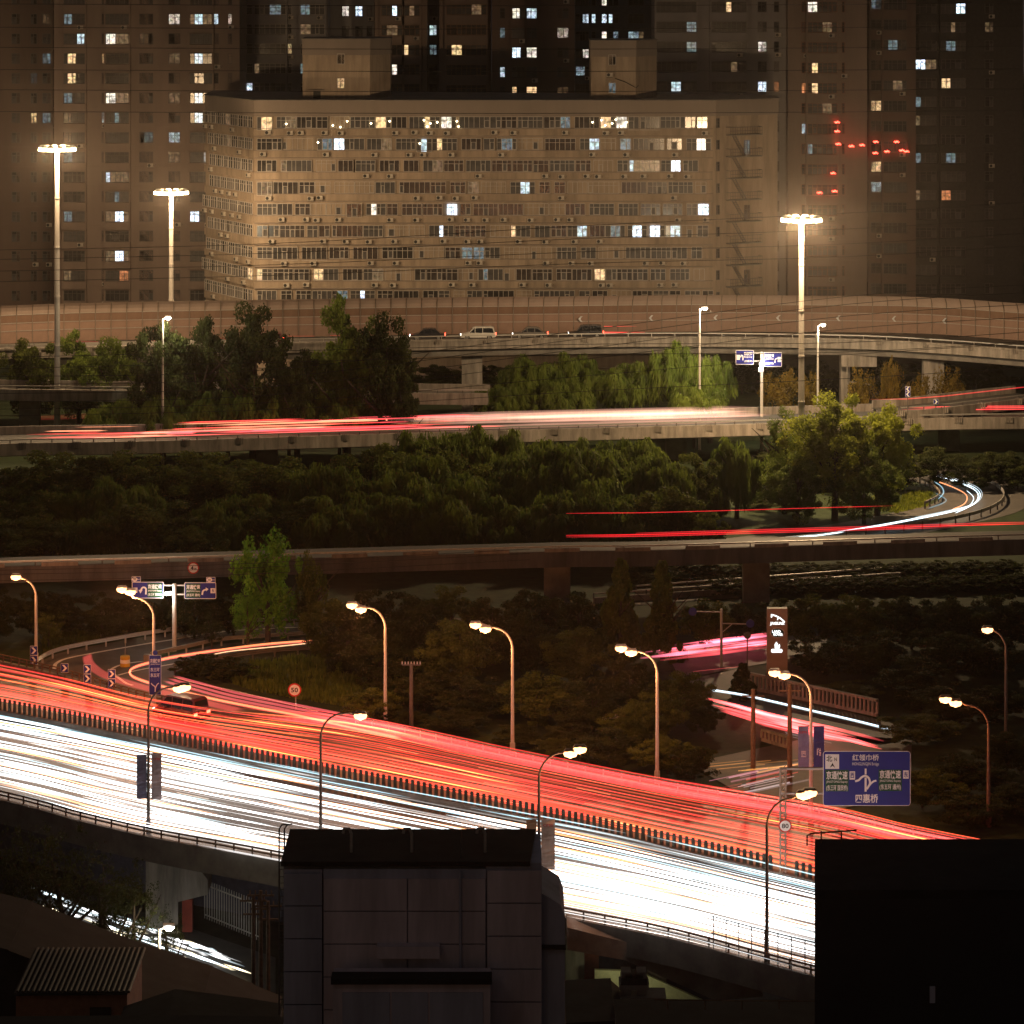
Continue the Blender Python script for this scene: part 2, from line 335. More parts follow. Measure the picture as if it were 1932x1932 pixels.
# ------------------------------------------------------------------ trees
def crown_mesh(name, m, seed, kind='broad', n=7000, leaf=.22):
    r = np.random.default_rng(seed)
    if kind == 'willow':
        K = 70; cen = r.normal(size=(K, 3)); cen /= np.linalg.norm(cen, axis=1)[:, None]; cen *= r.uniform(.3, .95, (K, 1))
        cen[:, 2] = np.abs(cen[:, 2])*.85 + .05
        k = r.integers(0, K, n); rad = r.uniform(.10, .24, K)
        th = r.uniform(0, 2*math.pi, n); q = r.uniform(.35, 1, n)
        top = cen[k].copy(); rr = rad[k]*q
        drop = r.uniform(0, 1, n)**.75 * (.25+.80*(cen[k][:, 2]+.1))*r.uniform(.5, 1.15, K)[k]
        P = np.empty((n, 3)); P[:, 0] = top[:, 0]+rr*np.cos(th); P[:, 1] = top[:, 1]+rr*np.sin(th)
        P[:, 2] = top[:, 2] + rad[k]*.75*np.sqrt(np.maximum(0, 1-q*q)) - drop*q
        u = np.stack([np.cos(th+1.57)*leaf*.10, np.sin(th+1.57)*leaf*.10, r.normal(0, .01, n)], 1)*r.uniform(.7, 1.4, (n, 1))
        v = np.stack([r.normal(0, .03, n), r.normal(0, .03, n), -np.ones(n)*leaf*.9*r.uniform(.6, 1.6, n)], 1)
        v[:, 0] += np.cos(th)*leaf*.2; v[:, 1] += np.sin(th)*leaf*.2
    else:
        K = 90 if kind == 'broad' else 70
        cen = r.normal(size=(K, 3)); cen /= np.linalg.norm(cen, axis=1)[:, None]; cen *= r.uniform(.25, .92, (K, 1))
        if kind == 'cone':
            z = r.uniform(-1, 1, K); a = r.uniform(0, 6.28, K); w = (1-z)/2*.85+.08
            cen = np.stack([np.cos(a)*w*r.uniform(.5, 1, K), np.sin(a)*w*r.uniform(.5, 1, K), z], 1)
        if kind == 'wisp': cen[:, 2] *= 1.05; cen[:, 0] *= .9
        k = r.integers(0, K, n); rad = r.uniform(.06, .20, K)*(1.15 if kind == 'broad' else 1.2)
        d = r.normal(size=(n, 3)); d /= np.linalg.norm(d, axis=1)[:, None]
        P = cen[k] + d*(rad[k]*r.uniform(.3, 1.05, n)**.6)[:, None]*np.array([1, 1, .75 if kind != 'wisp' else 1.5])
        P += r.normal(0, .02, (n, 3))
        nrm = d + r.normal(0, .7, (n, 3)); nrm /= np.linalg.norm(nrm, axis=1)[:, None]
        a = np.cross(nrm, r.normal(size=(n, 3))); a /= np.linalg.norm(a, axis=1)[:, None]; b = np.cross(nrm, a)
        sc = leaf*r.uniform(.45, 1.2, (n, 1)); u = a*sc*.5; v = b*sc*.62
    V = np.stack([P-u, P-v*.9, P+u, P+v], 1).reshape(-1, 3) if kind != 'willow' else np.stack([P-u, P+u, P+u*.3+v, P-u*.3+v], 1).reshape(-1, 3)
    me = bpy.data.meshes.new(name); me.vertices.add(4*n); me.vertices.foreach_set('co', V.astype(np.float32).ravel())
    me.loops.add(4*n); me.loops.foreach_set('vertex_index', np.arange(4*n, dtype=np.int32)); me.polygons.add(n)
    me.polygons.foreach_set('loop_start', np.arange(0, 4*n, 4, dtype=np.int32)); me.polygons.foreach_set('loop_total', np.full(n, 4, np.int32))
    me.materials.append(m); me.update(); me.validate(); return me
bark = mat('bark', (.06, .045, .033), .95, var=.4, scale=5, bump=.6)
def trunk_mesh(seed):
    r = random.Random(seed); g = MB()
    g.tube([(0, 0, 0), (.01, 0, .3), (r.uniform(-.03, .03), 0, .6), (r.uniform(-.05, .05), 0, .9)], [.035, .028, .018, .006], 7)
    for i in range(6):
        a = r.uniform(0, 6.28); z = r.uniform(.25, .6); l = r.uniform(.2, .4)
        g.tube([(0, 0, z), (math.cos(a)*l*.5, math.sin(a)*l*.5, z+.15), (math.cos(a)*l, math.sin(a)*l, z+.32)], [.014, .009, .003], 5)
    return g.mesh('trunk', bark)
trunks = [trunk_mesh(i) for i in range(3)]
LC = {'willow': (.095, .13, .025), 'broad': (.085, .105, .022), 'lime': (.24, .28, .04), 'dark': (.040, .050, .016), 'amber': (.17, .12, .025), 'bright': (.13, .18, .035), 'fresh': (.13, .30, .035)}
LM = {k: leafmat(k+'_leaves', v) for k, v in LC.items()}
_cm = {}
def crown(kind, col, i, n, leaf):
    k = (kind, col, i, n)
    if k not in _cm: _cm[k] = crown_mesh('crown', LM[col], hash((kind, i)) % 9999 if False else sum(map(ord, kind))*10+i, kind, n, leaf)
    return _cm[k]
_seen = {}
LMK = [(68, 'the leftmost lamp'), (176, 'the chevron boards'), (290, 'the upright blue sign'), (378, 'the twin blue sign'), (515, 'the lime-green tree'), (727, 'the left-middle lamp'), (967, 'the middle lamp'), (1240, 'the right-middle lamp'), (1362, 'the slim signal mast'), (1466, 'the brown pylon'), (1635, 'the big blue sign'), (1803, 'the lower right lamp')]
LMK2 = [(34, 'the left edge'), (200, 'the twin masts'), (323, 'the second mast'), (505, 'the lime-green tree'), (690, 'the tallest poplar'), (900, 'the rear pier gap'), (1068, 'the thin red streaks'), (1240, 'the pale flyover side'), (1400, 'the hanging willow')]
def where(px, base, lmk):
    q = min(lmk, key=lambda e: abs(e[0]-px)); side = 'left of' if px < q[0] else 'right of'
    k = (base, q[1], side); i = _seen[k] = _seen.get(k, -1)+1
    return f"{base}, {['nearest', 'second nearest', 'third nearest', 'fourth nearest', 'fifth nearest', 'sixth nearest', 'seventh nearest', 'eighth nearest'][min(i, 7)]} {side} {q[1]}"
_tc = 0
def tree(name, label, px, top, width, Y, kind='broad', col='broad', group=None, z0=-.1, n=None, low=.12, leaf=None, depth=None):
    """px, top, width in picture units at depth Y; stands on z0"""
    global _tc; _tc += 1; rr = random.Random(_tc*17)
    k = F/Y; X = (px-966)/k; ht = H-(top-Y0)/k - z0; w = width/k/2
    t = thing(name, label, 'tree', (X, Y, z0), rr.uniform(0, 6.28), group)
    low *= ht; ch = (ht-low)/2
    n = n or (26000 if kind == 'willow' else 26000)
    if leaf is None: leaf = {'willow': .13, 'broad': .048, 'cone': .10, 'wisp': .075}[kind]
    zc = low+ch if kind != 'willow' else low + ch*.75
    o = link('crown', crown(kind, col, _tc % 3, n, leaf), t, (0, 0, zc)); o.scale = (w*1.1, (depth or w)*1.1, ch if kind != 'willow' else (ht-zc)/1.05)
    o = link('trunk', trunks[_tc % 3], t); o.scale = (ht*.8, ht*.8, ht*.85)
    return t
G = 'poplars and shrubs in front of the noise barrier'
for px, top, w, Y, kd, col, lb in [
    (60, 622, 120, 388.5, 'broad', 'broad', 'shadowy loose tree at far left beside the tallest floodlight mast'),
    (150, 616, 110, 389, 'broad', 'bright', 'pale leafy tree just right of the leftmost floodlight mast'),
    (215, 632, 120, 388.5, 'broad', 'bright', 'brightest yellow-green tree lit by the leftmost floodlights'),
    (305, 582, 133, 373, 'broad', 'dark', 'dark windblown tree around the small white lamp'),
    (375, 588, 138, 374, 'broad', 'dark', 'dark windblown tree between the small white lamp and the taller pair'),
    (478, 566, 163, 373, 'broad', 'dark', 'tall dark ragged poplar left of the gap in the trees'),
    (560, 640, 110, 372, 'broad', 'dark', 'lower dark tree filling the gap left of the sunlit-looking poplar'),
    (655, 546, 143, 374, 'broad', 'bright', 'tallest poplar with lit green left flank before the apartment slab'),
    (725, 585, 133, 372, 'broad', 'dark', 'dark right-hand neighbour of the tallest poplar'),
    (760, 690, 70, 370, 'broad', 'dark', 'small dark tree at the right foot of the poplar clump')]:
    tree('roadside_tree', lb, px, top, w, Y, kd, col, G)
G = 'dark willows just behind the upper flyover'
for i, (px, top, w) in enumerate([(215, 742, 130), (310, 722, 150), (430, 716, 160), (545, 720, 160), (640, 728, 140)]):
    tree('willow_tree', f'low dark willow behind the upper flyover, {ORD[i]} of the row from the left', px, top, w, 371.5+i*.4, 'willow', 'willow', G, low=.2)
G = 'lit green willows in the middle of the interchange'
for px, top, w, Y, lb in [
    (945, 715, 120, 382, 'low rounded willow at the left end of the lit green willow group'), (1010, 660, 150, 388, 'broad willow second from left in the lit green group'),
    (1085, 655, 120, 390, 'willow under the barrier parapet in the middle of the lit green group'), (1060, 705, 130, 382, 'front willow with hanging tresses above the pink flyover'),
    (1180, 672, 150, 388, 'willow right of centre in the lit green group'), (1275, 634, 110, 387, 'tallest bright willow left of the white lamp pole'),
    (1340, 655, 90, 385, 'bright willow directly behind the white lamp pole'), (1310, 705, 130, 381, 'low willow at the foot of the white lamp pole')]:
    tree('willow_tree', lb, px, top, w, Y, 'willow', 'bright' if px > 1240 else 'willow', G, low=.3)
G = 'young amber trees under the curved flyover'
for px, top, w, Y, lb in [(1478, 690, 90, 392, 'amber tree left of the tall mast under the curved flyover'), (1528, 702, 50, 392, 'thin amber tree right of the tall mast'),
    (1625, 690, 62, 390, 'amber tree below the flyover bracket'), (1680, 668, 56, 391, 'tallest amber tree right of the flyover bracket'),
    (1735, 705, 60, 391, 'shadowed amber tree before the chevron boards'), (1790, 690, 70, 393, 'darkest amber tree at the right end')]:
    tree('young_tree', lb, px, top, w, Y, 'wisp', 'amber', G, n=4500)
G = 'dark willows and broadleaf trees in the middle band'
mid = [(60, 940, 110, 'broad'), (130, 905, 130, 'willow'), (232, 912, 150, 'willow'), (175, 960, 120, 'willow'), (330, 872, 150, 'broad'), (425, 865, 150, 'broad'), (525, 878, 150, 'broad'),
       (90, 872, 150, 'broad'), (210, 868, 140, 'broad'), (610, 905, 150, 'willow'), (700, 862, 150, 'broad'), (795, 800, 120, 'willow'), (870, 792, 130, 'willow'), (945, 795, 120, 'willow'),
       (1078, 812, 90, 'willow'), (1075, 870, 200, 'willow'), (1165, 845, 190, 'willow'), (1200, 804, 110, 'willow'), (1245, 880, 110, 'willow'), (1020, 890, 150, 'willow'),
       (900, 900, 160, 'willow'), (780, 900, 160, 'willow'), (480, 930, 150, 'willow'), (380, 998, 100, 'broad'), (1310, 850, 90, 'broad'), (700, 930, 150, 'willow')]
mid += [(30, 880, 130, 'broad'), (150, 860, 140, 'broad'), (270, 862, 150, 'broad'), (375, 852, 150, 'broad'), (480, 855, 150, 'broad'), (575, 858, 150, 'broad'), (650, 852, 140, 'broad'), (740, 845, 140, 'broad'), (840, 835, 140, 'broad'), (990, 830, 140, 'willow'), (1140, 835, 140, 'willow'),
        (40, 965, 140, 'broad'), (290, 960, 140, 'broad'), (420, 950, 130, 'willow'), (560, 955, 150, 'broad'), (640, 965, 140, 'willow'), (770, 960, 150, 'willow'), (850, 950, 150, 'willow'), (940, 950, 150, 'willow'), (1100, 950, 160, 'willow'), (1200, 945, 150, 'willow'), (1270, 955, 110, 'broad'), (1340, 985, 70, 'broad')]
rr_ = random.Random(3)
for i, (px, top, w, kd) in enumerate(sorted(mid, key=lambda e: (min(abs(q[0]-e[0]) for q in LMK2), e[0]))):
    Y = 340 - (top-790)*.18
    kk = 'drooping willow' if kd == 'willow' else 'broadleaf tree'; row = 'at the back' if top < 870 else ('low in front' if top > 940 else 'midway')
    tree('willow_tree' if kd == 'willow' else 'broadleaf_tree', where(px, f'dark {kk} {row}', LMK2), px, top-(rr_.uniform(0, 60) if (860 < top < 985 and px > 600) else rr_.uniform(-6, 25) if top > 858 else 0), w*rr_.uniform(1.15, 1.55), Y, kd, 'willow' if kd == 'willow' else 'broad', G, low=.02)
for i, (px, top, w) in enumerate([(60, 690, 130), (170, 690, 130), (640, 690, 130), (760, 682, 120), (830, 684, 110), (900, 686, 120), (980, 684, 120), (1080, 682, 120), (1400, 682, 100), (1470, 680, 110), (1560, 680, 110), (1660, 676, 120), (1760, 676, 120), (1860, 680, 120)]):  # trees added to darken the gap below the deck
    tree('street_tree', f'dark street tree in the shadow beneath the rear flyover, {ORD[i]} from the left', px, top, w, 425+i % 3, 'broad', 'dark', 'dark trees beneath the rear flyover', low=.0)  # added trees that deepen the shade beneath the flyover
for i, (px, top, w) in enumerate([(1450, 850, 120), (1560, 845, 130), (1690, 838, 120), (1770, 842, 120), (1850, 845, 120), (1920, 850, 120), (1420, 940, 90), (1500, 950, 110), (1600, 955, 100)]):  # back row added to darken the ground, front row to cover trunks
    tree('street_tree', f'dark shrubby tree in the shade around the huge leafy clump, {ORD[i]} listed from left to right' if False else f'dark shrubby tree in the {"shade under the upper flyover" if i < 6 else "undergrowth below the leafy clump"}, {ORD[i if i < 6 else i-6]} from the left', px, top, w, 352 if i < 6 else 341, 'broad', 'dark', 'dark shrubs around the leafy clump', low=.0)  # added trees: back row darkens the ground, front row covers trunks
for px, top, w, Y, kd, col, lb in [
    (1575, 732, 225, 333, 'broad', 'lime', 'huge leafy tree with lit yellow-green top beside the loop ramp'), (1655, 742, 140, 336, 'broad', 'lime', 'right shoulder tree of the huge leafy clump by the loop ramp'),
    (1480, 758, 120, 337, 'broad', 'bright', 'left shoulder tree of the huge leafy clump, touching the pink flyover'), (1630, 835, 180, 331, 'broad', 'bright', 'dark lower tree at the right front of the leafy clump'),
    (1505, 835, 180, 331, 'broad', 'bright', 'dark lower tree at the left front of the leafy clump'), (1390, 808, 115, 334, 'willow', 'bright', 'willow with long hanging tresses left of the huge leafy clump'),
    (1345, 905, 80, 331, 'willow', 'willow', 'small willow at the left of the hanging tresses')]:
    tree('large_tree', lb, px, top, w*1.18, Y, kd, col, 'leafy clump beside the loop ramp', n=36000 if kd == 'broad' else 24000, low=.0, leaf=.034 if kd == 'broad' else None, depth=w*Y/F/2*.7)
for px, top, w, Y, kd, col, lb in [
    (505, 1005, 130, 272, 'wisp', 'fresh', 'bright yellow-green maple-like tree before the long flyover'), (585, 1040, 60, 273, 'wisp', 'broad', 'slim green tree right of the bright yellow-green one'),
    (468, 1100, 60, 270, 'broad', 'fresh', 'low yellow-green sapling at the left foot of the bright tree'),
    (92, 1150, 75, 272, 'broad', 'broad', 'round green bush-like tree behind the leftmost street lamp'), (400, 1150, 50, 272, 'broad', 'dark', 'small shrub tree left of the bright yellow-green tree')]:
    tree('roadside_tree', lb, px, top, w, Y, kd, col, 'trees before the long flyover', n=6500)
G = 'dark trees behind the red carriageway'
dk = [(660, 1150, 120, 262, 'broad'), (715, 1185, 130, 255, 'broad'), (790, 1135, 150, 262, 'broad'), (870, 1165, 150, 256, 'broad'), (930, 1120, 150, 266, 'broad'), (800, 1255, 140, 250, 'broad'),
      (1010, 1150, 150, 262, 'broad'), (900, 1270, 140, 247, 'broad'), (1010, 1270, 150, 245, 'broad'), (1090, 1180, 140, 258, 'broad'), (1170, 1058, 90, 268, 'cone'), (1250, 1062, 80, 268, 'cone'),
      (1120, 1280, 150, 243, 'broad'), (1190, 1240, 130, 250, 'broad'), (1290, 1268, 120, 248, 'broad'), (1240, 1300, 120, 240, 'broad'), (1330, 1320, 70, 243, 'broad'), (1150, 1375, 130, 233.5, 'broad'),
      (1260, 1390, 120, 231, 'broad'), (1050, 1395, 90, 236.5, 'broad'), (1400, 1255, 60, 254, 'cone'), (1310, 1400, 90, 229, 'broad'), (1560, 1200, 130, 262, 'broad'), (1650, 1180, 140, 262, 'broad'),
      (1600, 1290, 120, 255, 'broad'), (1730, 1240, 150, 255, 'broad'), (1810, 1300, 140, 246, 'broad'), (1730, 1350, 140, 240, 'broad'), (1860, 1200, 130, 262, 'broad'), (1820, 1420, 150, 226, 'broad'), (1900, 1380, 120, 232, 'broad')]
dk += [(620, 1125, 110, 266, 'broad'), (700, 1110, 120, 270, 'broad'), (770, 1108, 130, 272, 'broad'), (850, 1105, 130, 272, 'broad'), (1000, 1105, 130, 272, 'broad'), (1090, 1108, 120, 272, 'broad'), (1330, 1130, 110, 272, 'broad'), (1410, 1130, 100, 275, 'broad'), (1520, 1120, 120, 272, 'broad'), (1620, 1120, 130, 272, 'broad'), (1720, 1120, 130, 272, 'broad'), (1810, 1120, 130, 272, 'broad'), (1900, 1120, 130, 272, 'broad'),
       (1520, 1330, 90, 246, 'broad') if False else (1780, 1180, 120, 262, 'broad'), (700, 1300, 110, 246, 'broad'), (860, 1340, 120, 243, 'broad'), (980, 1370, 110, 240, 'broad'), (1200, 1330, 120, 238, 'broad'), (1080, 1350, 110, 240, 'broad'), (760, 1340, 90, 245, 'broad'), (1740, 1450, 140, 222, 'broad'), (1830, 1500, 140, 217, 'broad'), (1920, 1480, 140, 220, 'broad'), (1750, 1290, 120, 250, 'broad'), (1880, 1290, 120, 248, 'broad')]
for i, (px, top, w, Y, kd) in enumerate(sorted(dk, key=lambda e: (min(abs(q[0]-e[0]) for q in LMK), e[0]))):
    kk = 'pointed conifer' if kd == 'cone' else 'broadleaf tree'; row = 'below the flyover' if top < 1140 else ('behind the railing' if top > 1260 else 'in the thicket')
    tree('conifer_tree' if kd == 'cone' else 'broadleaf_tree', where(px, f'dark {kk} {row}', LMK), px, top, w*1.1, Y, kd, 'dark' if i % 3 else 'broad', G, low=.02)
for i in range(8):
    tree('broadleaf_tree', f'dark bushy tree at the left foot of the long flyover, {ORD[i]} from the left', -5+i*62+(i % 2)*12, 1108+(i*37) % 17, 110, 276+(i % 3), 'broad', 'dark', 'dark trees at the left foot of the long flyover', low=.0)
shade_bush = crown_mesh('bush', LM['dark'], 91, 'broad', 4000, .12)
for i in range(24):  # shrubs added to darken ground that no light should reach
    p = on(1215+(i % 12)*62+(30 if i > 11 else 0), (1096 if i < 12 else 1120)-(i*29) % 14, 0); o = link('bush', shade_bush, None, (p.x, p.y, .5)); o.scale = (3.2, 2.2, .9); tag(o, f'low dark shrub in the {"back" if i < 12 else "front"} row under the long flyover, {ORD[i % 12]} from the left', 'bush', 'low shrubs under the long flyover')  # added shrubs that darken the ground under the flyover
G = 'trees over the side street at bottom left'
for i, (px, top, w, Y) in enumerate([(110, 1525, 150, 200), (200, 1580, 170, 198), (250, 1625, 130, 199), (60, 1600, 120, 197), (320, 1700, 60, 201), (30, 1540, 100, 198)]):
    tree('street_tree', ['dark tree reaching up to the white traffic at bottom left', 'spreading dark tree over the side street', 'dark tree beside the tan bridge pier', 'black tree at the left edge below the bridge', 'small tree beside the round greenish street light', 'black tree in the bottom left corner of the bridge'][i], px, top, w, Y, 'broad', 'dark', G, z0=-8, low=.45, n=2600)
# low hedge masses
g = crown_mesh('bush', LM['dark'], 77, 'broad', 5000, .12)
for i, (px, py, w, h, lb) in enumerate([(380, 1272, 130, 1.5, 'dark clipped hedge on the nose of the hairpin island'), (430, 1282, 120, 1.7, 'dark hedge behind the hairpin island nose'), (1330, 960, 50, 1.6, 'pale feathery bush at the foot of the willows by the loop ramp')]):
    p = on(px, py, 0); o = link('bush', g, None, (p.x, p.y, h*.45)); o.scale = (w/2*p.y/F, 2.4, h*.6); tag(o, lb, 'bush')
# grass blades on the bank
def grass(name, pts, n, h, m, label):
    P = [on(x, y, 0) for x, y in pts]; xs = [p.x for p in P]; ys = [p.y for p in P]; V = []; r = random.Random(5); k = 0
    from mathutils.geometry import intersect_point_tri_2d
    def inside(x, y):
        c = False; j = len(P)-1
        for i in range(len(P)):
            if (P[i].y > y) != (P[j].y > y) and x < (P[j].x-P[i].x)*(y-P[i].y)/(P[j].y-P[i].y)+P[i].x: c = not c
            j = i
        return c
    g = MB()
    while k < n:
        x, y = r.uniform(min(xs), max(xs)), r.uniform(min(ys), max(ys))
        if not inside(x, y): continue
        hh = h*r.uniform(.4, 1.3)*(0.6+.6*math.sin(x*1.3)*math.sin(y*1.7)+.4); a = r.uniform(0, 3.14); w = .09
        g.add([(x-math.cos(a)*w, y-math.sin(a)*w, -.06), (x+math.cos(a)*w, y+math.sin(a)*w, -.06), (x+r.uniform(-.15, .15), y+r.uniform(-.1, .1), hh)], [(0, 1, 2)]); k += 1
    tag(part(name, g, m), label, 'grass', kind='stuff')
grass('long_grass', [(400, 1262), (520, 1246), (640, 1236), (760, 1228), (760, 1300), (700, 1340), (560, 1318), (470, 1300), (430, 1285)], 9000, .45, LM['bright'], 'rough green grass on the bank inside the slip road')
grass('verge_grass', [(80, 1236), (160, 1215), (257, 1198), (420, 1180), (600, 1172), (600, 1150), (300, 1165), (80, 1200)], 7000, .35, LM['broad'], 'grass verge outside the upper slip road')
grass('loop_grass', [(1690, 968), (1750, 955), (1760, 930), (1715, 930), (1660, 960)], 1500, .3, LM['lime'], 'lit green grass inside the loop ramp')

# ------------------------------------------------------------------ apartment slab
YS = 432.0; ks = F/YS
slab = thing('apartment_slab', 'long tan apartment slab of thirteen storeys with strip windows behind the noise barrier', 'apartment building')
def sx(px, Y=YS): return (px-966)*Y/F
def sz(py, Y=YS): return H-(py-Y0)*Y/F
ztop, zwin = sz(190), sz(219)
x0, x1, x2, x3 = sx(388, 447), sx(480), sx(1350), sx(1467, 437)
foot = [(x0, 447), (x1, YS), (x2, YS), (x3, 437), (x3, 446), (x0, 461)]
rowh = 41.0/ks; winh = 1.62
g = MB(); g.prism(foot, 0, zwin, 'z'); part('wall', g, slab_wall, slab)
g = MB(); g.prism([(x0-.15, 446.9), (x1-.05, YS-.2), (x2+.05, YS-.2), (x3+.15, 436.8), (x3+.15, 446.2), (x0-.15, 461.2)], zwin, ztop, 'z'); part('parapet', g, slab_band, slab)
g = MB(); g.prism([(x0-.3, 446.8), (x1-.05, YS-.35), (x2+.05, YS-.35), (x3+.3, 436.7), (x3+.3, 446.3), (x0-.3, 461.3)], ztop, ztop+.12, 'z'); part('roof', g, concrete_dark, slab)
LITSLAB = [(483,218,'y'),(640,228,'e'),(735,232,'y'),(810,228,'y'),(825,235,'y'),(862,232,'w'),(628,238,'w'),(1050,230,'d'),(1140,225,'y'),(1165,228,'w'),(1180,235,'y'),(680,268,'b'),(605,268,'d'),(790,272,'c'),(855,268,'y'),(975,272,'d'),(1118,272,'c'),(866,270,'b'),(1135,275,'y'),(1232,314,'c'),(1250,314,'b'),  # warm top-row entries also imitate lamp glints reflected in the glass
 (645,352,'b'),(680,352,'c'),(1090,355,'b'),(1130,355,'c'),(1010,352,'c'),(860,392,'b'),(820,433,'b'),(925,434,'w'),(945,434,'w'),(1003,436,'y'),(1090,436,'c'),(1220,438,'b'),(1240,438,'b'),(1145,432,'d'),(1265,438,'c'),
 (1330,276,'c'),(1312,275,'d'),(905,515,'d'),(925,515,'e'),(1137,517,'y'),(685,548,'b'),(1330,520,'c'),(1315,520,'d'),(1332,398,'b'),(1335,358,'d'),(1290,278,'d'),(560,310,'e'),(495,352,'e'),(520,236,'e'),(543,234,'e'),(430,260,'e'),(470,515,'y'),(500,512,'y'),(600,510,'y'),(705,512,'e'),(885,470,'d'),(1180,276,'d'),(1290,236,'e'),(740,270,'e'),(900,350,'e'),(830,310,'e'),(1120,314,'e'),(630,548,'d'),(420,232,'e'),(700,392,'w'),(900,475,'d')]
def lit_at(px, py, lst, wpx):
    for a, b, c in lst:
        if abs(a-px) < wpx and abs(b-py) < 14: lst.remove((a, b, c)); return c
    return None
widths = [1.5, 2.1, 2.7, 3.4, 4.2]
lits = list(LITSLAB); rr = random.Random(11); nwin = 0; bal = MB(); led = MB(); shut = MB()
for row in range(13):
    z = zwin - row*rowh - winh/2 - .05; py = Y0+(H-z)*F/YS
    # continuous parapet band below the glass, a little proud
    bb = MB(); zb = z-winh/2
    bal.prism([(x1-.02, YS-.22), (x2-.4, YS-.22), (x2-.4, YS-.002), (x1-.02, YS-.002)], zb-.98, zb-.02, 'z')
    led.prism([(x1-.03, YS-.30), (x2-.38, YS-.30), (x2-.38, YS-.004), (x1-.03, YS-.004)], zb-.08, zb-.0, 'z')
    led.prism([(x1-.03, YS-.28), (x2-.38, YS-.28), (x2-.38, YS-.004), (x1-.03, YS-.004)], zb-1.12, zb-.99, 'z')
    if row > 9: continue
    x = x1+.35
    while x < x2-1.6:
        w = rr.choices(widths, [3, 5, 4, 4, 1])[0]
        if x+w > x2-.4: w = 1.5
        if x+w > x2-.3: break
        px = 966+(x+w/2)*ks; c = lit_at(px, py, lits, w*ks/2+2)
        kind = c or ('k' if rr.random() < .36 else 'g'); nm = max(2, int(w/.62)); dy = rr.choice([0, 0, -.06, -.12, -.25, .05])
        h = winh if rr.random() < .8 else winh+.25
        if nwin < 282:
            link('window', window_mesh(w, h, kind, nm, rr.random() < .6), slab, (x+w/2, YS-.06+dy, z-(h-winh)/2), sc=None); nwin += 1
        if rr.random() < .5:
            link('air_conditioner', ac_mesh(), slab, (x+w*rr.uniform(.2, .8), YS-.22, zb-.52-rr.uniform(0, .12)))
        x += w + rr.choice([.04, .12, .3, .55])
glint = emit('balcony_bulb', (1, .80, .45), 9, 'NONE')  # glowing specks stand in for lamps reflected in the window glass
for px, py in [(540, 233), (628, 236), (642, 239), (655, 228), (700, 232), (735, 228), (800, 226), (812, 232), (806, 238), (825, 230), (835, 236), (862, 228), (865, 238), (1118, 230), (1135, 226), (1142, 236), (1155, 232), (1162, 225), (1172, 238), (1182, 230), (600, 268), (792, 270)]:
    q = at(px, py, YS-.45); g = MB(); g.tube([(q.x-.12, q.y, q.z), (q.x, q.y, q.z-.09), (q.x+.12, q.y, q.z)], [.06, .13, .06], 6); part('balcony_lamp', g, glint, slab)  # specks imitating reflected lamps, not lamps on balconies
part('balcony_band', bal, slab_wall, slab); part('ledge', led, slab_band, slab)
# left wing, angled back
d = Vector((x0-x1, 447-YS, 0)); L = d.length; d.normalize(); ang = math.atan2(-d.y, -d.x); nn = Vector((d.y, -d.x, 0)) if d.x > 0 else Vector((-d.y, d.x, 0))
nn = Vector((math.sin(ang), -math.cos(ang), 0))
bal = MB()
for row in range(13):
    z = zwin - row*rowh - winh/2 - .05; zb = z-winh/2
    a, b = Vector((x1, YS, 0)), Vector((x0, 447, 0)); q = nn*.2
    vs = [a, a+q, b+q, b]; bal.prism([(v.x, v.y) for v in vs], zb-.98, zb-.02, 'z')
    if row > 9: continue
    s = .5
    while s < L-1.5:
        w = rr.choice([1.5, 2.1, 2.7]); p = Vector((x1, YS, 0))+d*(s+w/2)+nn*.06
        pxx = 966+p.x*F/p.y; pyy = Y0+(H-z)*F/p.y; c = lit_at(pxx, pyy, lits, 12)
        link('window', window_mesh(w, winh, c or rr.choice('gk'), max(2, int(w/.55))), slab, (p.x, p.y, z), ang)
        if rr.random() < .45: pp = p+nn*.12; link('air_conditioner', ac_mesh(), slab, (pp.x, pp.y, zb-.5), ang)
        s += w+.15
part('balcony_band', bal, slab_wall, slab)
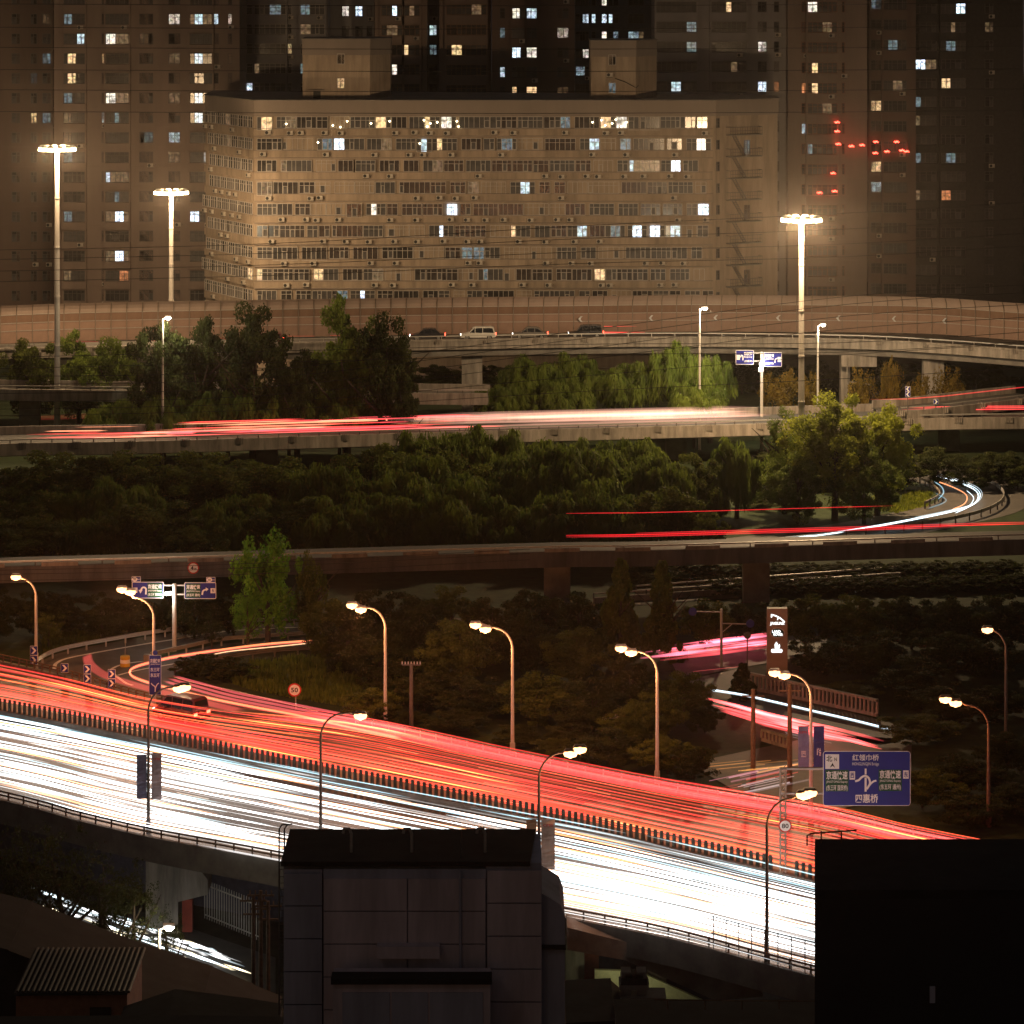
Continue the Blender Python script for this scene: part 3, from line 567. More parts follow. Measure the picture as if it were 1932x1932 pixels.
# right end: plain wall with escape landings and stairs
a, b = Vector((x2, YS, 0)), Vector((x3, 437, 0)); dd = (b-a); LL = dd.length; dd.normalize(); an = math.atan2(dd.y, dd.x); nr = Vector((math.sin(an), -math.cos(an), 0))
fire = MB(); bar = MB(); bar.prism([(0, 0), (LL*.985, 0), (LL*.985, .01), (0, .01)], 0, .01, 'z')
def W2(s, o, z): p = a+dd*s+nr*o; return (p.x, p.y, z)
for row in range(12):
    zf = zwin-row*rowh-2.55; s0, s1 = 1.7, 6.9
    q = [W2(s0, 0, 0), W2(s1, 0, 0), W2(s1, 1.15, 0), W2(s0, 1.15, 0)]
    fire.prism([(v[0], v[1]) for v in q], zf-.14, zf, 'z')
    lm = MB()
    for o in (1.1,): lm.tube([W2(s0, o, zf+1), W2(s1, o, zf+1)], .035, 5); lm.tube([W2(s0, o, zf+.5), W2(s1, o, zf+.5)], .025, 5)
    for i in range(14): lm.tube([W2(s0+(s1-s0)*i/13, 1.1, zf), W2(s0+(s1-s0)*i/13, 1.1, zf+1)], .022, 4)
    for ss in (s0, s1): lm.tube([W2(ss, 0, zf+1), W2(ss, 1.1, zf+1)], .03, 4)
    part('railing', lm, dark_pole, slab)
    if row:
        st = MB(); sa, sb = 2.5, 4.4
        for o in (.15, .95): st.tube([W2(sa, o, zf+rowh), W2(sb, o, zf)], .06, 5)
        for i in range(11):
            t = (i+.5)/11; p = W2(sa+(sb-sa)*t, .55, zf+rowh*(1-t)); st.box(p, (.28, .8, .04), rz=an)
        part('escape_stair', st, dark_pole, slab)
    if row % 3 == 1:
        p = W2(5.1, .03, zf+1.1); link('door', window_mesh(.95, 2.0, 'd' if row in (1, 10) else 'g', 2, fr=dark_pole), slab, p, an)
    p = W2(.35, .05, zf+1.6); link('window', window_mesh(.55, 1.3, 'g', 2, fr=frame_dark), slab, p, an)
part('landings', fire, concrete_dark, slab)
def penthouse(label, pxa, pxb, pxc, pytop, Y, wins):
    z1 = sz(pytop, Y); t = thing('stair_penthouse', label, 'roof block', (0, 0, 0), group='penthouses on the slab roof'); zr = ztop+.12
    xa, xb, xc = sx(pxa, Y), sx(pxb, Y), sx(pxc, Y+2); zs = sz(pytop+30, Y)
    f1 = [(xa, Y), (xb, Y), (xc, Y+4), (xc, Y+9), (xa, Y+9)]
    g = MB(); g.prism(f1, zr, zs, 'z'); part('wall', g, slab_wall, t)
    g = MB(); g.prism([(xa-.06, Y-.06), (xb+.04, Y-.06), (xc+.06, Y+4), (xc+.06, Y+9.06), (xa-.06, Y+9.06)], zs, z1, 'z'); part('parapet', g, slab_band, t)
    g = MB(); g.prism([(xa-.16, Y-.16), (xb+.1, Y-.16), (xc+.16, Y+4), (xc+.16, Y+9.16), (xa-.16, Y+9.16)], z1, z1+.1, 'z'); part('roof', g, concrete_dark, t)
    for px, py, k in wins: link('window', window_mesh(1.05, 1.45, k, 2, False), t, (sx(px, Y), Y-.03, sz(py, Y)))
    return t
t = penthouse('left penthouse on the slab roof with two small casements and a door hood', 571, 698, 735, 74, 436, [(643, 111, 'g'), (643, 157, 'y')])
g = MB(); g.box((sx(598, 436), 435.6, sz(170, 436)), (2, .9, .12)); part('door_hood', g, slab_band, t)
g = MB(); g.box((sx(598, 436), 435.98, sz(178, 436)), (1, .1, 1.1)); part('door', g, black_m, t)
t = penthouse('right penthouse on the slab roof with an air conditioner between its windows', 1115, 1200, 1240, 77, 436, [(1155, 113, 'g'), (1155, 166, 'd')])
link('air_conditioner', ac_mesh(), t, (sx(1150, 436), 435.98, sz(141, 436)))
g = MB(); g.tube([at(1160, 148, 435.8), at(1180, 155, 435.8), at(1195, 163, 435.8), (sx(1200, 435.8), 435.8, sz(166, 435.8)), at(1214, 150, 438), at(1226, 134, 439)], .05, 4); part('cable', g, black_m, t)

# ------------------------------------------------------------------ towers behind
LITT = [(276,74,'e'),(276,255,'d'),(141,255,'e'),(141,293,'d'),(407,255,'y'),(434,30,'w'),(88,30,'e'),(64,150,'d'),(510,18,'d'),(590,55,'e'),(510,129,'e'),(545,92,'y'),(590,129,'d'),(880,18,'e'),(880,92,'y'),(948,62,'d'),(948,136,'c'),(1062,62,'w'),(1062,173,'e'),(1276,88,'d'),(1375,126,'e'),(1375,13,'y'),(1276,163,'c'),(1438,88,'w'),(1551,51,'e'),(1688,84,'d'),(1688,161,'e'),(1551,128,'y'),(1866,51,'e'),(817,57,'c'),(817,94,'d'),(1200,68,'c'),(1200,101,'d'),(1105,101,'w'),(1120,134,'c'),(777,94,'y'),(740,57,'e'),(196,111,'y'),(196,222,'c'),(141,74,'c'),(141,111,'y'),(141,150,'y'),(141,187,'d'),(141,222,'e'),(222,74,'w'),(222,187,'w'),(222,222,'d'),(329,30,'w'),(380,30,'c'),(380,111,'c'),(407,30,'c'),(380,187,'c'),(407,174,'w'),(380,222,'c'),(329,111,'e'),(329,255,'c'),(329,293,'e'),(222,330,'c'),(222,405,'b'),(380,405,'b'),(222,480,'b'),(222,517,'o'),
 (64,222,'y'),(88,222,'d'),(434,107,'e'),(136,30,'d'),(380,150,'e'),(380,293,'d'),(222,367,'d'),(434,174,'c'),(141,405,'d'),(141,517,'e'),(88,111,'d'),(329,187,'e'),(471,163,'b'),(652,21,'w'),(677,21,'b'),(740,20,'b'),(777,20,'e'),(752,130,'w'),(978,100,'b'),(1003,100,'w'),(978,25,'w'),(1003,25,'c'),(978,173,'y'),(1003,173,'y'),(1120,35,'c'),(1140,35,'b'),(1152,35,'c'),(1140,10,'w'),(1162,68,'c'),(1140,68,'w'),(1095,145,'c'),(1105,35,'b'),(1342,53,'c'),(1438,165,'b'),(1465,166,'o'),(1311,51,'d'),(1254,160,'c'),(1527,13,'w'),
 (1518,167,'o'),(1560,165,'y'),(1523,238,'c'),(1651,200,'y'),(1651,318,'y'),(1655,355,'c'),(1650,8,'d'),(1745,116,'b'),(1798,151,'y'),(1745,185,'d'),(1798,18,'b'),(1798,47,'e'),(1798,85,'d'),(1744,222,'e'),(1796,284,'d'),(1745,384,'e'),(1796,380,'o'),(560,21,'d'),(600,21,'d'),(690,190,'d'),(1545,200,'e'),(1545,279,'d'),(1745,284,'d')]
def tower(label, pxa, pxb, Y, floors_py, cols, wm, wh=1.6, ztop_=78, depth=16, bands=True, frm=None, dens=.55, box=None):
    """cols: (px centre, width in picture units, panes, projects)"""
    t = thing('apartment_tower', label, 'apartment tower', (0, 0, 0)); k = F/Y; g = MB()
    xa, xb = sx(pxa, Y), sx(pxb, Y); g.box(((xa+xb)/2, Y+depth/2, ztop_/2), (xb-xa, depth, ztop_)); part('wall', g, wm, t)
    py0, dpy = floors_py; bd = MB(); nf = int(620/dpy)+1; fl = dpy/k
    sides = MB()
    for cp, cw, nm, pr in cols:
        xc = sx(cp, Y); w = cw/k
        if pr: 
            for i in range(-1, nf):
                zc = sz(py0+dpy*i, Y)
                if zc+wh/2 > ztop_-1: continue
                bd.box((xc, Y-.4, zc-wh/2-fl*.22), (w+.5, .8, fl*.42)); bd.box((xc, Y-.4, zc+wh/2+.08), (w+.5, .8, .16))
            for s in (-1, 1): sides.box((xc+s*(w/2+.13), Y-.32, ztop_/2-1), (.24, .66, ztop_-2.4))
    if bands:
        for i in range(-1, nf):
            zc = sz(py0+dpy*i, Y)
            if zc < ztop_-3: bd.box(((xa+xb)/2, Y-.04, zc-wh/2-fl*.23), (xb-xa+.1, .1, .22))
    if bd.v: part('balcony_band', bd, wm, t)
    if sides.v: part('pier', sides, wm, t)
    rr = random.Random(int(pxa)); fd = frm or frame_dark
    for cp, cw, nm, pr in cols:
        for i in range(-1, nf):
            py = py0+dpy*i; zc = sz(py, Y)
            if py < -15 or zc < 2: continue
            c = None
            for e in LITT:
                if abs(e[0]-cp) < max(cw/2, 6) and abs(e[1]-py) < 18: c = e; break
            if c: LITT.remove(c)
            kd = c[2] if c else ('k' if rr.random() < .3 else 'g')
            link('window', window_mesh(cw/k, wh, kd, nm, True, fd), t, (sx(cp, Y), Y-(.5 if pr else .03), zc))
            if rr.random() < .18: link('air_conditioner', ac_mesh(), t, (sx(cp, Y)+cw/k*.3, Y-(.82 if pr else .02), zc-wh/2-.42))
    return t
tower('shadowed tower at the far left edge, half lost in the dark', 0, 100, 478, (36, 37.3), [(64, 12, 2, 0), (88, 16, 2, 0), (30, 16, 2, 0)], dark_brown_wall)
tower('tall brown tower with lit bays left of the slab, behind the two left masts', 102, 452, 470, (36, 37.2), [(141, 40, 5, 1), (222, 44, 5, 1), (196, 8, 1, 0), (276, 26, 3, 0), (329, 22, 2, 0), (380, 42, 5, 1), (407, 11, 1, 0), (434, 8, 1, 0)], brown_wall)
tower('grey tower with wide glazed balconies right of the brown tower', 454, 618, 482, (18, 37), [(471, 12, 1, 0), (510, 60, 6, 1), (545, 12, 1, 0), (590, 46, 5, 1)], grey_wall, frm=frame_m)
tower('pale grey tower behind the left penthouse', 619, 706, 490, (21, 38), [(652, 14, 2, 0), (677, 14, 2, 0), (697, 10, 1, 0)], grey_wall)
tower('tower with brown balconies between the two penthouses, left one', 707, 806, 480, (20, 37), [(740, 40, 4, 1), (777, 30, 3, 1)], brown_wall, frm=mat('brown_frame', (.16, .10, .06), .6))
tower('tower with orange-brown glazed balconies, middle one between the penthouses', 829, 926, 478, (18, 38), [(880, 76, 8, 1)], brown_wall, frm=mat('orange_frame', (.22, .12, .06), .6))
tower('recessed blue-grey stair tower between two brown towers', 806, 829, 486, (20, 37), [(817, 14, 2, 0)], grey_wall)
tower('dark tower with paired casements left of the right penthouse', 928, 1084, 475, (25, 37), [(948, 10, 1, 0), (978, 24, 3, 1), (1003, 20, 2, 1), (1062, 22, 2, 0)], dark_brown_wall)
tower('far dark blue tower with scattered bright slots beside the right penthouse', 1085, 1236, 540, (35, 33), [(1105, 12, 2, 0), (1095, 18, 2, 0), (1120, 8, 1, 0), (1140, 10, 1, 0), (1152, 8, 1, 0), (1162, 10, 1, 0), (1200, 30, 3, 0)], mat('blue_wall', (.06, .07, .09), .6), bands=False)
tower('broad grey tower right of the right penthouse', 1237, 1486, 478, (13, 37.6), [(1276, 76, 8, 1), (1311, 10, 1, 0), (1254, 16, 2, 0), (1375, 66, 7, 1), (1342, 8, 1, 0), (1438, 17, 2, 0), (1465, 10, 1, 0)], grey_wall, frm=frame_dark)
tower('brown tower with a column of orange-framed balconies right of the slab', 1487, 1636, 474, (13, 38.3), [(1518, 12, 2, 0), (1551, 56, 6, 1), (1591, 6, 1, 0)], brown_wall, frm=mat('red_brown_frame', (.20, .09, .05), .6))
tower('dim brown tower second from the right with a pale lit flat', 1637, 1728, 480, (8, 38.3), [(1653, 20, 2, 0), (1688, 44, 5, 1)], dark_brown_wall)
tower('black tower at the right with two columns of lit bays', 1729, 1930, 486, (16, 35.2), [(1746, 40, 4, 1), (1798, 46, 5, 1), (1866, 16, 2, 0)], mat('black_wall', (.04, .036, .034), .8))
# red festoon lamps hanging on balconies
red_l = emit('red_festoon', (1, .05, .03), 14)
for i, (px, py) in enumerate([(1578, 230), (1578, 247), (1580, 271), (1570, 326), (1545, 363), (1573, 360), (1651, 267), (1690, 267), (1650, 288), (1672, 285), (1700, 283), (1709, 285), (1605, 275), (1625, 273)]):
    g = MB(); Y = 473.2 if px < 1636 else 479.2
    for j in range(3): g.tube([at(px+j*3-3, py+(j % 2)*2, Y-.5), at(px+j*3, py+2-(j % 2)*3, Y-.5)], .09, 5)
    g.tube([at(px, py, Y-.5), at(px, py, Y+.9)], .03, 4)
    tag(part('festoon_light', g, red_l), f'little red string light on the dark tower balconies, {ORD[i]} of the red specks', 'string light', 'red string lights on the right-hand towers')

# ------------------------------------------------------------------ rear flyover with noise barrier
def vpath(pts, Y=None): return pts
NA = smooth([at(px, py, Yv) for px, py, Yv in [(-120, 660, 392), (20, 656, 393), (300, 650, 395), (770, 641, 400), (1050, 636, 403), (1300, 634, 404.5), (1600, 638, 403), (1750, 645, 399), (1890, 655, 393), (2000, 664, 388)]], 8)
WA = smooth([at(px, py, Yv) for px, py, Yv in [(-120, 660, 402), (20, 648, 404), (300, 640, 409), (770, 632, 414), (1050, 629, 417), (1300, 626, 421), (1600, 627, 422), (1750, 630, 419), (1890, 640, 414), (2000, 648, 409)]], 8)
fly = thing('rear_flyover', 'curving concrete flyover carrying cars in front of the noise barrier', 'bridge')
g = MB(); g.sweep(NA, [(.25, -.05), (.25, -.28), (.1, -.28), (.1, -1.35), (-.25, -1.35), (-.25, -.05)]); part('parapet', g, concrete, fly)
g = MB(); g.sweep(NA, [(-1.0, -1.36), (-1.0, -2.3), (-14, -2.3), (-14, -1.36)]); part('girder', g, concrete_dark, fly)
dk_ = MB(); A = resample(NA, 4); n = len(A); B = resample(WA, (sum((q-p).length for p, q in zip(WA, WA[1:])))/(n-1))[:n]
B += [B[-1]]*(n-len(B))
for i in range(n-1):
    a1, a2, b1, b2 = A[i].copy(), A[i+1].copy(), B[i].copy(), B[i+1].copy()
    for v in (a1, a2): v.z -= .6
    for v in (b1, b2): v.z -= .02
    dk_.add([a1, a2, b2, b1], [(0, 1, 2, 3)])
part('deck', dk_, asphalt2, fly)
g = MB(); g.sweep(NA, [(.02, .42), (-.1, .42), (-.1, .30), (.02, .30)]); part('handrail', g, steel, fly)
pm = MB(); pm.box((0, 0, .2), (.09, .09, .5)); pm = pm.mesh('post', steel)
for p in resample(NA, 3.0): link('post', pm, fly, (p.x, p.y+.05, p.z-.05))
pm = MB(); [pm.box((i*.22-.33, 0, 0), (.13, .12, .62)) for i in range(4)]; pm = pm.mesh('parapet_block', concrete)
for p in resample(NA, 6.3): link('parapet_block', pm, fly, (p.x, p.y-.34, p.z-.33))
for px in (430, 880, 1330, 1600, 1770):
    P = min(NA, key=lambda q: abs(966+q.x*F/q.y-px)); g = MB(); g.box((P.x, P.y+4, (P.z-2.3)/2), (2.6 if px != 1600 else 1.2, 1.8, P.z-2.3)); part('pier', g, concrete, fly)
P = min(NA, key=lambda q: abs(966+q.x*F/q.y-1590)); g = MB(); g.box((P.x+1.5, P.y+2, P.z-3.0), (4.5, 2.2, 1.5)); g.tube([(P.x, P.y+.8, P.z-2.6), (P.x, P.y+.8, P.z-5.6), (P.x+3, P.y+.8, P.z-6)], .12, 6); part('bracket', g, concrete, fly)
wall = thing('noise_barrier', 'tall noise barrier of framed panels with inward curved top along the rear flyover', 'noise barrier')
top_m = mat('frosted_panel', (.34, .26, .22), .5, var=.12, scale=.5, bump=0)
midm = mat('brown_panel', (.19, .115, .08), .8, var=.15, scale=.6)
lowm = mat('tan_mesh_panel', (.27, .175, .135), .8, var=.15, scale=.6)
R = resample(WA, 2.02); wl = (R[1]-R[0]).length
def pan(z0, z1, curve=0):
    g = MB()
    if curve:
        pr = [(0, z0), (-.1, z0+.5), (-.32, z0+.95), (-.62, z1)]
        for (ya, za), (yb, zb) in zip(pr, pr[1:]): g.add([(.05, ya, za), (wl-.05, ya, za), (wl-.05, yb, zb), (.05, yb, zb), (.05, ya+.05, za), (wl-.05, ya+.05, za), (wl-.05, yb+.05, zb), (.05, yb+.05, zb)], [(0, 1, 2, 3), (7, 6, 5, 4)])
    else: g.box((wl/2, 0, (z0+z1)/2), (wl-.1, .06, z1-z0-.05))
    return g
M3 = [pan(0, 1.55).mesh('panel', lowm), pan(1.55, 2.55).mesh('panel', lowm), pan(2.55, 3.6).mesh('panel', midm), pan(3.6, 4.9, 1).mesh('panel', top_m)]
pg = MB(); pg.box((0, -.06, 1.8), (.10, .16, 3.7)); pg.tube([(0, -.08, 3.6), (0, -.2, 4.1), (0, -.42, 4.55), (0, -.7, 4.92)], .06, 5); pg = pg.mesh('post', steel if False else mat('barrier_post', (.20, .16, .13), .6))
for i in range(len(R)-1):
    a, b = R[i], R[i+1]; an = math.atan2(b.y-a.y, b.x-a.x); px = 966+a.x*F/a.y
    for j, mm in enumerate(M3):
        if not (-60 < px < 1990): continue
        o = link('panel', mm, wall, tuple(a), an)
    link('post', pg, wall, tuple(a), an)
g = MB()
for hz in (1.55, 2.55, 3.6): g.sweep(WA, [(.10, hz+.04), (.10, hz-.04), (.04, hz-.04), (.04, hz+.04)])
part('rail', g, frame_m, wall)
# chevron plates on the barrier
chm = mat('grey_reflector', (.6, .6, .62), .4, bump=0)
def chevron(mb, c, s, flip=1, m=0, t=.03):
    x, y, z = c
    for sg in (-1, 1):
        mb.prism([(x-flip*s*.4, z), (x-flip*s*.05, z), (x+flip*s*.4, z+sg*s*.5), (x+flip*s*.05, z+sg*s*.5)][::sg], y, y-t, 'y', m)
for i, px in enumerate([1095, 1228, 1350, 1468, 1581, 1686, 1781]):
    P = min(WA, key=lambda q: abs(966+q.x*F/q.y-px)); X = (px-966)*P.y/F; g = MB(); chevron(g, (X, P.y-.42, P.z+1.9), .75); g.box((X, P.y-.3, P.z+1.9), (.1, .5, .1))
    tag(part('chevron_plate', g, chm), f'small pale left-pointing chevron on the noise barrier, {ORD[i]} from the left', 'chevron sign', 'chevrons on the noise barrier')

# ------------------------------------------------------------------ other elevated roads
def flyover(name, label, pts, z, width, fas, gird=.8, far_rail=True, mtop=concrete, piers=(), block=None, deckm=asphalt2, post=2.4, pcol=concrete_dark, bm=None):
    N = smooth([on(px, py, z) for px, py in pts], 8); t = thing(name, label, 'bridge'); T = width
    g = MB(); g.sweep(N, [(.2, -.45), (.2, -.45-fas), (-.25, -.45-fas), (-.25, -.45)]); part('fascia', g, mtop, t)
    g = MB(); g.sweep(N, [(-.26, -1.0), (-.26, -1.1), (-T, -1.1), (-T, -1.0)]); part('deck', g, deckm, t)
    g = MB(); g.sweep(N, [(-1.2, -1.12), (-1.2, -1.1-gird), (-T+1, -1.1-gird), (-T+1, -1.12)]); part('girder', g, concrete_dark, t)
    g = MB(); g.sweep(N, [(.02, .0), (-.12, .0), (-.12, -.13), (.02, -.13)]); part('handrail', g, bm or steel, t)
    if far_rail:
        g = MB(); g.sweep(N, [(-T, -.1), (-T+.25, -.1), (-T+.25, -1.5), (-T, -1.5)]); part('far_parapet', g, mtop, t)
    pm = MB(); pm.box((0, 0, -.3), (.1, .1, .55)); pm = pm.mesh('post', bm or dark_pole)
    for p in resample(N, post)[:290]: link('post', pm, t, (p.x, p.y+.05, p.z))
    if block:
        pm = MB(); [pm.box((i*.24-.36, 0, 0), (.15, .12, .7)) for i in range(4)]; pm = pm.mesh('parapet_block', mtop)
        for p in resample(N, block): link('parapet_block', pm, t, (p.x, p.y-.28, p.z-.7))
    zb = N[0].z
    for px in piers:
        P = min(N, key=lambda q: abs(966+q.x*F/q.y-px)); g = MB(); g.box((P.x, P.y+T*.45, (P.z-1.1-gird)/2), (2.4, 1.6, P.z-1.1-gird)); part('pier', g, pcol, t)
    return t, N
_, NB = flyover('ramp_bridge', 'pale ramp bridge seen through the gap left of the lit willows', [(-60, 726), (200, 729), (770, 734), (920, 735)], 7.4, 5.5, 1.35, post=3, piers=(60, 700))
_, NB2 = flyover('ramp_bridge', 'dark ramp bridge with arrow boards at the right edge', [(1700, 768), (1760, 764), (1830, 756), (1900, 748), (1990, 738)], 6, 7, 1.2, block=6, post=3)
_, NC = flyover('upper_flyover', 'flyover streaked red on the left and washed pink on the right, before the lit willows', [(-60, 832), (60, 828), (300, 824), (690, 812), (900, 806), (1250, 797), (1430, 792), (1750, 782), (1900, 780), (2000, 780)], 5, 10.5, 1.35, gird=1.0, block=6, post=2.3, piers=(500, 1280, 1800))
_, ND = flyover('long_flyover', 'long unlit flyover crossing the whole middle of the view', [(-60, 1062), (34, 1058), (336, 1050), (639, 1041), (1052, 1030), (1229, 1028), (1560, 1018), (1868, 1009), (2000, 1006)], 6, 7, 1.45, gird=1.0, mtop=mat('grimy_grey_concrete', (.10, .098, .10), .9, var=.45, scale=.9, streak=True), far_rail=False, post=6, piers=(1050, 1412))
g = MB()
for p in ND[::2]:
    pass
seg = resample([p for p in ND], 3.2); g = MB()
for i in range(0, len(seg)-1, 2):
    a, b = seg[i], seg[i+1]; t = (b-a).normalized(); g.add([(a.x, a.y-.3, a.z-.5), (b.x, b.y-.3, b.z-.5), (b.x, b.y-.3, b.z-.16), (a.x, a.y-.3, a.z-.16), (a.x, a.y-.24, a.z-.5), (b.x, b.y-.24, b.z-.5), (b.x, b.y-.24, b.z-.16), (a.x, a.y-.24, a.z-.16)], [(0, 1, 2, 3), (7, 6, 5, 4), (3, 2, 6, 7), (0, 4, 5, 1)])
tag(part('barrier_beam', g, concrete, bpy.data.objects['long_flyover']), kind='stuff')
# guard walls and a ground road glimpsed under the long flyover
poly('underpass_road', [(1180, 1126), (1420, 1106), (1720, 1084), (1760, 1092), (1440, 1124), (1200, 1142)], .0, asphalt2)
for i, (pa, pb) in enumerate([((1200, 1113), (1716, 1075)), ((1120, 1128), (1700, 1088))]):
    w = thing('guard_wall', ['upper pale guard wall glimpsed under the long flyover', 'lower pale guard wall glimpsed under the long flyover'][i], 'guard wall')
    P = [on(*pa, 0.55), on(*pb, 0.55)]; g = MB(); g.sweep(P, [(0, 0), (-.2, 0), (-.2, -.6), (0, -.6)]); part('wall', g, concrete, w)
    g = MB(); g.sweep(P, [(0, .42), (-.1, .42), (-.1, .30), (0, .30)]); part('handrail', g, steel, w)
    pm = MB(); pm.box((0, 0, .2), (.12, .08, .45)); pm = pm.mesh('post', dark_pole)
    for p in resample(P, 2.6): link('post', pm, w, tuple(p))

# loop ramp at right
LOOP = smooth([on(px, py, 0) for px, py in [(1640, 878), (1731, 890), (1785, 903), (1832, 920), (1848, 936), (1835, 953), (1801, 964), (1720, 981), (1620, 1000), (1515, 1015), (1448, 1024), (1300, 1040)]], 8)
g = MB(); g.sweep(LOOP, [(4.2, -.03), (-5.5, -.03), (-5.5, -.05), (4.2, -.05)], cap=False); struct('loop_road', g, asphalt2)
rg = thing('guard_rail', 'dark guard rail curving round the outside of the loop ramp', 'guard rail')
OUT = smooth([on(px, py, 0) for px, py in [(1740, 880), (1810, 895), (1880, 925), (1893, 950), (1860, 972), (1790, 990), (1700, 1003), (1560, 1020), (1440, 1032)]], 8)
g = MB(); g.sweep(OUT, [(-.05, .8), (.05, .8), (.05, .45), (-.05, .45)]); part('rail', g, steel, rg)
pm = MB(); pm.box((0, 0, .4), (.14, .14, .82)); pm = pm.mesh('post', dark_pole)
for p in resample(OUT, 2.5): link('post', pm, rg, tuple(p))
rg = thing('guard_rail', 'short railing and tyres on the inside of the loop ramp beside the lit grass', 'guard rail')
INN = smooth([on(px, py, 0) for px, py in [(1700, 900), (1740, 915), (1765, 930), (1772, 945), (1745, 960)]], 6)
g = MB(); g.sweep(INN, [(-.05, .8), (.05, .8), (.05, .55), (-.05, .55)]); part('rail', g, concrete, rg)
for p in resample(INN, 1.6): link('post', pm, rg, tuple(p))

# streets at right
poly('side_road', [(1262, 1240), (1300, 1222), (1440, 1196), (1520, 1190), (1560, 1200), (1560, 1230), (1440, 1252), (1330, 1272), (1280, 1275)], .0, asphalt2)
poly('curved_road', [(1300, 1282), (1390, 1262), (1400, 1290), (1500, 1316), (1690, 1366), (1700, 1400), (1660, 1405), (1480, 1372), (1330, 1330)], .0, asphalt2)
poly('near_side_road', [(1300, 1440), (1420, 1414), (1560, 1385), (1720, 1395), (1720, 1500), (1560, 1530), (1400, 1500)], .0, asphalt2)
def slatwall(label, pa, pb, hz):
    P = [on(*pa, 0), on(*pb, 0)]; w = thing('slatted_parapet', label, 'parapet'); g = MB()
    g.sweep(P, [(.1, 0), (-.15, 0), (-.15, .25), (.1, .25)]); g.sweep(P, [(.12, hz), (-.17, hz), (-.17, hz-.18), (.12, hz-.18)]); part('coping', g, concrete, w)
    d = (P[1]-P[0]).normalized(); an = math.atan2(d.y, d.x); sm = MB(); sm.box((0, 0, hz/2), (.2, .16, hz-.42)); sm = sm.mesh('slat', concrete)
    for p in resample(P, .42): link('slat', sm, w, (p.x+.0, p.y, p.z+.02), an)
slatwall('long pale slatted parapet above the white streak at right', (1396, 1296), (1655, 1352), 1.35)
slatwall('short slatted parapet below the red streaks at right', (1438, 1398), (1486, 1412), .95)

# ------------------------------------------------------------------ lamps
def point(name, p, col, watts, r=.25, parent=None):
    l = bpy.data.lights.new(name, 'POINT'); l.energy = watts; l.color = col; l.shadow_soft_size = r
    o = bpy.data.objects.new(name, l); C.objects.link(o); o.location = p; o.parent = parent; return o
SOD, WARM, COOL = (1, .36, .12), (1, .67, .36), (.9, .95, 1)
lamp_o = emit('sodium_lamp', (1, .44, .17), 5.0, 'NONE'); lamp_w = emit('warm_floodlight', (1, .78, .42), 34, 'NONE'); lamp_c = emit('white_lamp', (1, .97, .88), 28, 'NONE'); lamp_g = emit('greenish_lamp', (.9, 1, .55), 40, 'NONE')
def mast(label, px, pyb, pyt, Y, watts, z0=0):
    k = F/Y; X = (px-966)/k; zt = H-(pyt-Y0)/k; t = thing('floodlight_mast', label, 'light mast', (X, Y, z0), group='tall floodlight masts')
    h = zt-z0; g = MB()
    for i in range(6):
        a, b = i/6, (i+1)/6; g.tube([(0, 0, h*a), (0, 0, h*b)], [.40-.17*a, .40-.17*b], 10); g.tube([(0, 0, h*b-.12), (0, 0, h*b+.02)], .44-.17*b, 10)
    part('pole', g, pole_paint, t)
    g = MB(); R = 1.6; g.tube([(R*math.cos(a*math.pi/8), R*.8*math.sin(a*math.pi/8), h-.05) for a in range(17)], .09, 6, cap=False)
    for a in range(4): g.tube([(0, 0, h-.1), (R*math.cos(a*math.pi/2), R*.8*math.sin(a*math.pi/2), h-.05)], .06, 5)
    part('ring', g, steel, t)
    hm = MB(); hm.box((0, 0, .2), (.8, .7, .3), 0, top=.6); hm.box((0, -.05, -.12), (.95, .8, .36), 1, top=.85); hm = hm.mesh('floodlight', [steel, lamp_w])
    for a in range(10):
        an = a*math.pi/5; link('floodlight', hm, t, (R*1.12*math.cos(an), R*.9*math.sin(an), h+.02), an+math.pi/2)
    for dx in (-1.2, 1.2): point('floodlight_beam', (dx, -.9, h-.7), WARM, watts/2, .4, t)
    return t
mast('tallest floodlight mast at far left', 108, 725, 280, 384.3, 40000)
mast('floodlight mast second from left, rising behind the noise barrier', 323, 600, 362, 414.5, 27000)
mast('floodlight mast at the right end of the apartment slab', 1512, 745, 413, 350, 95000)
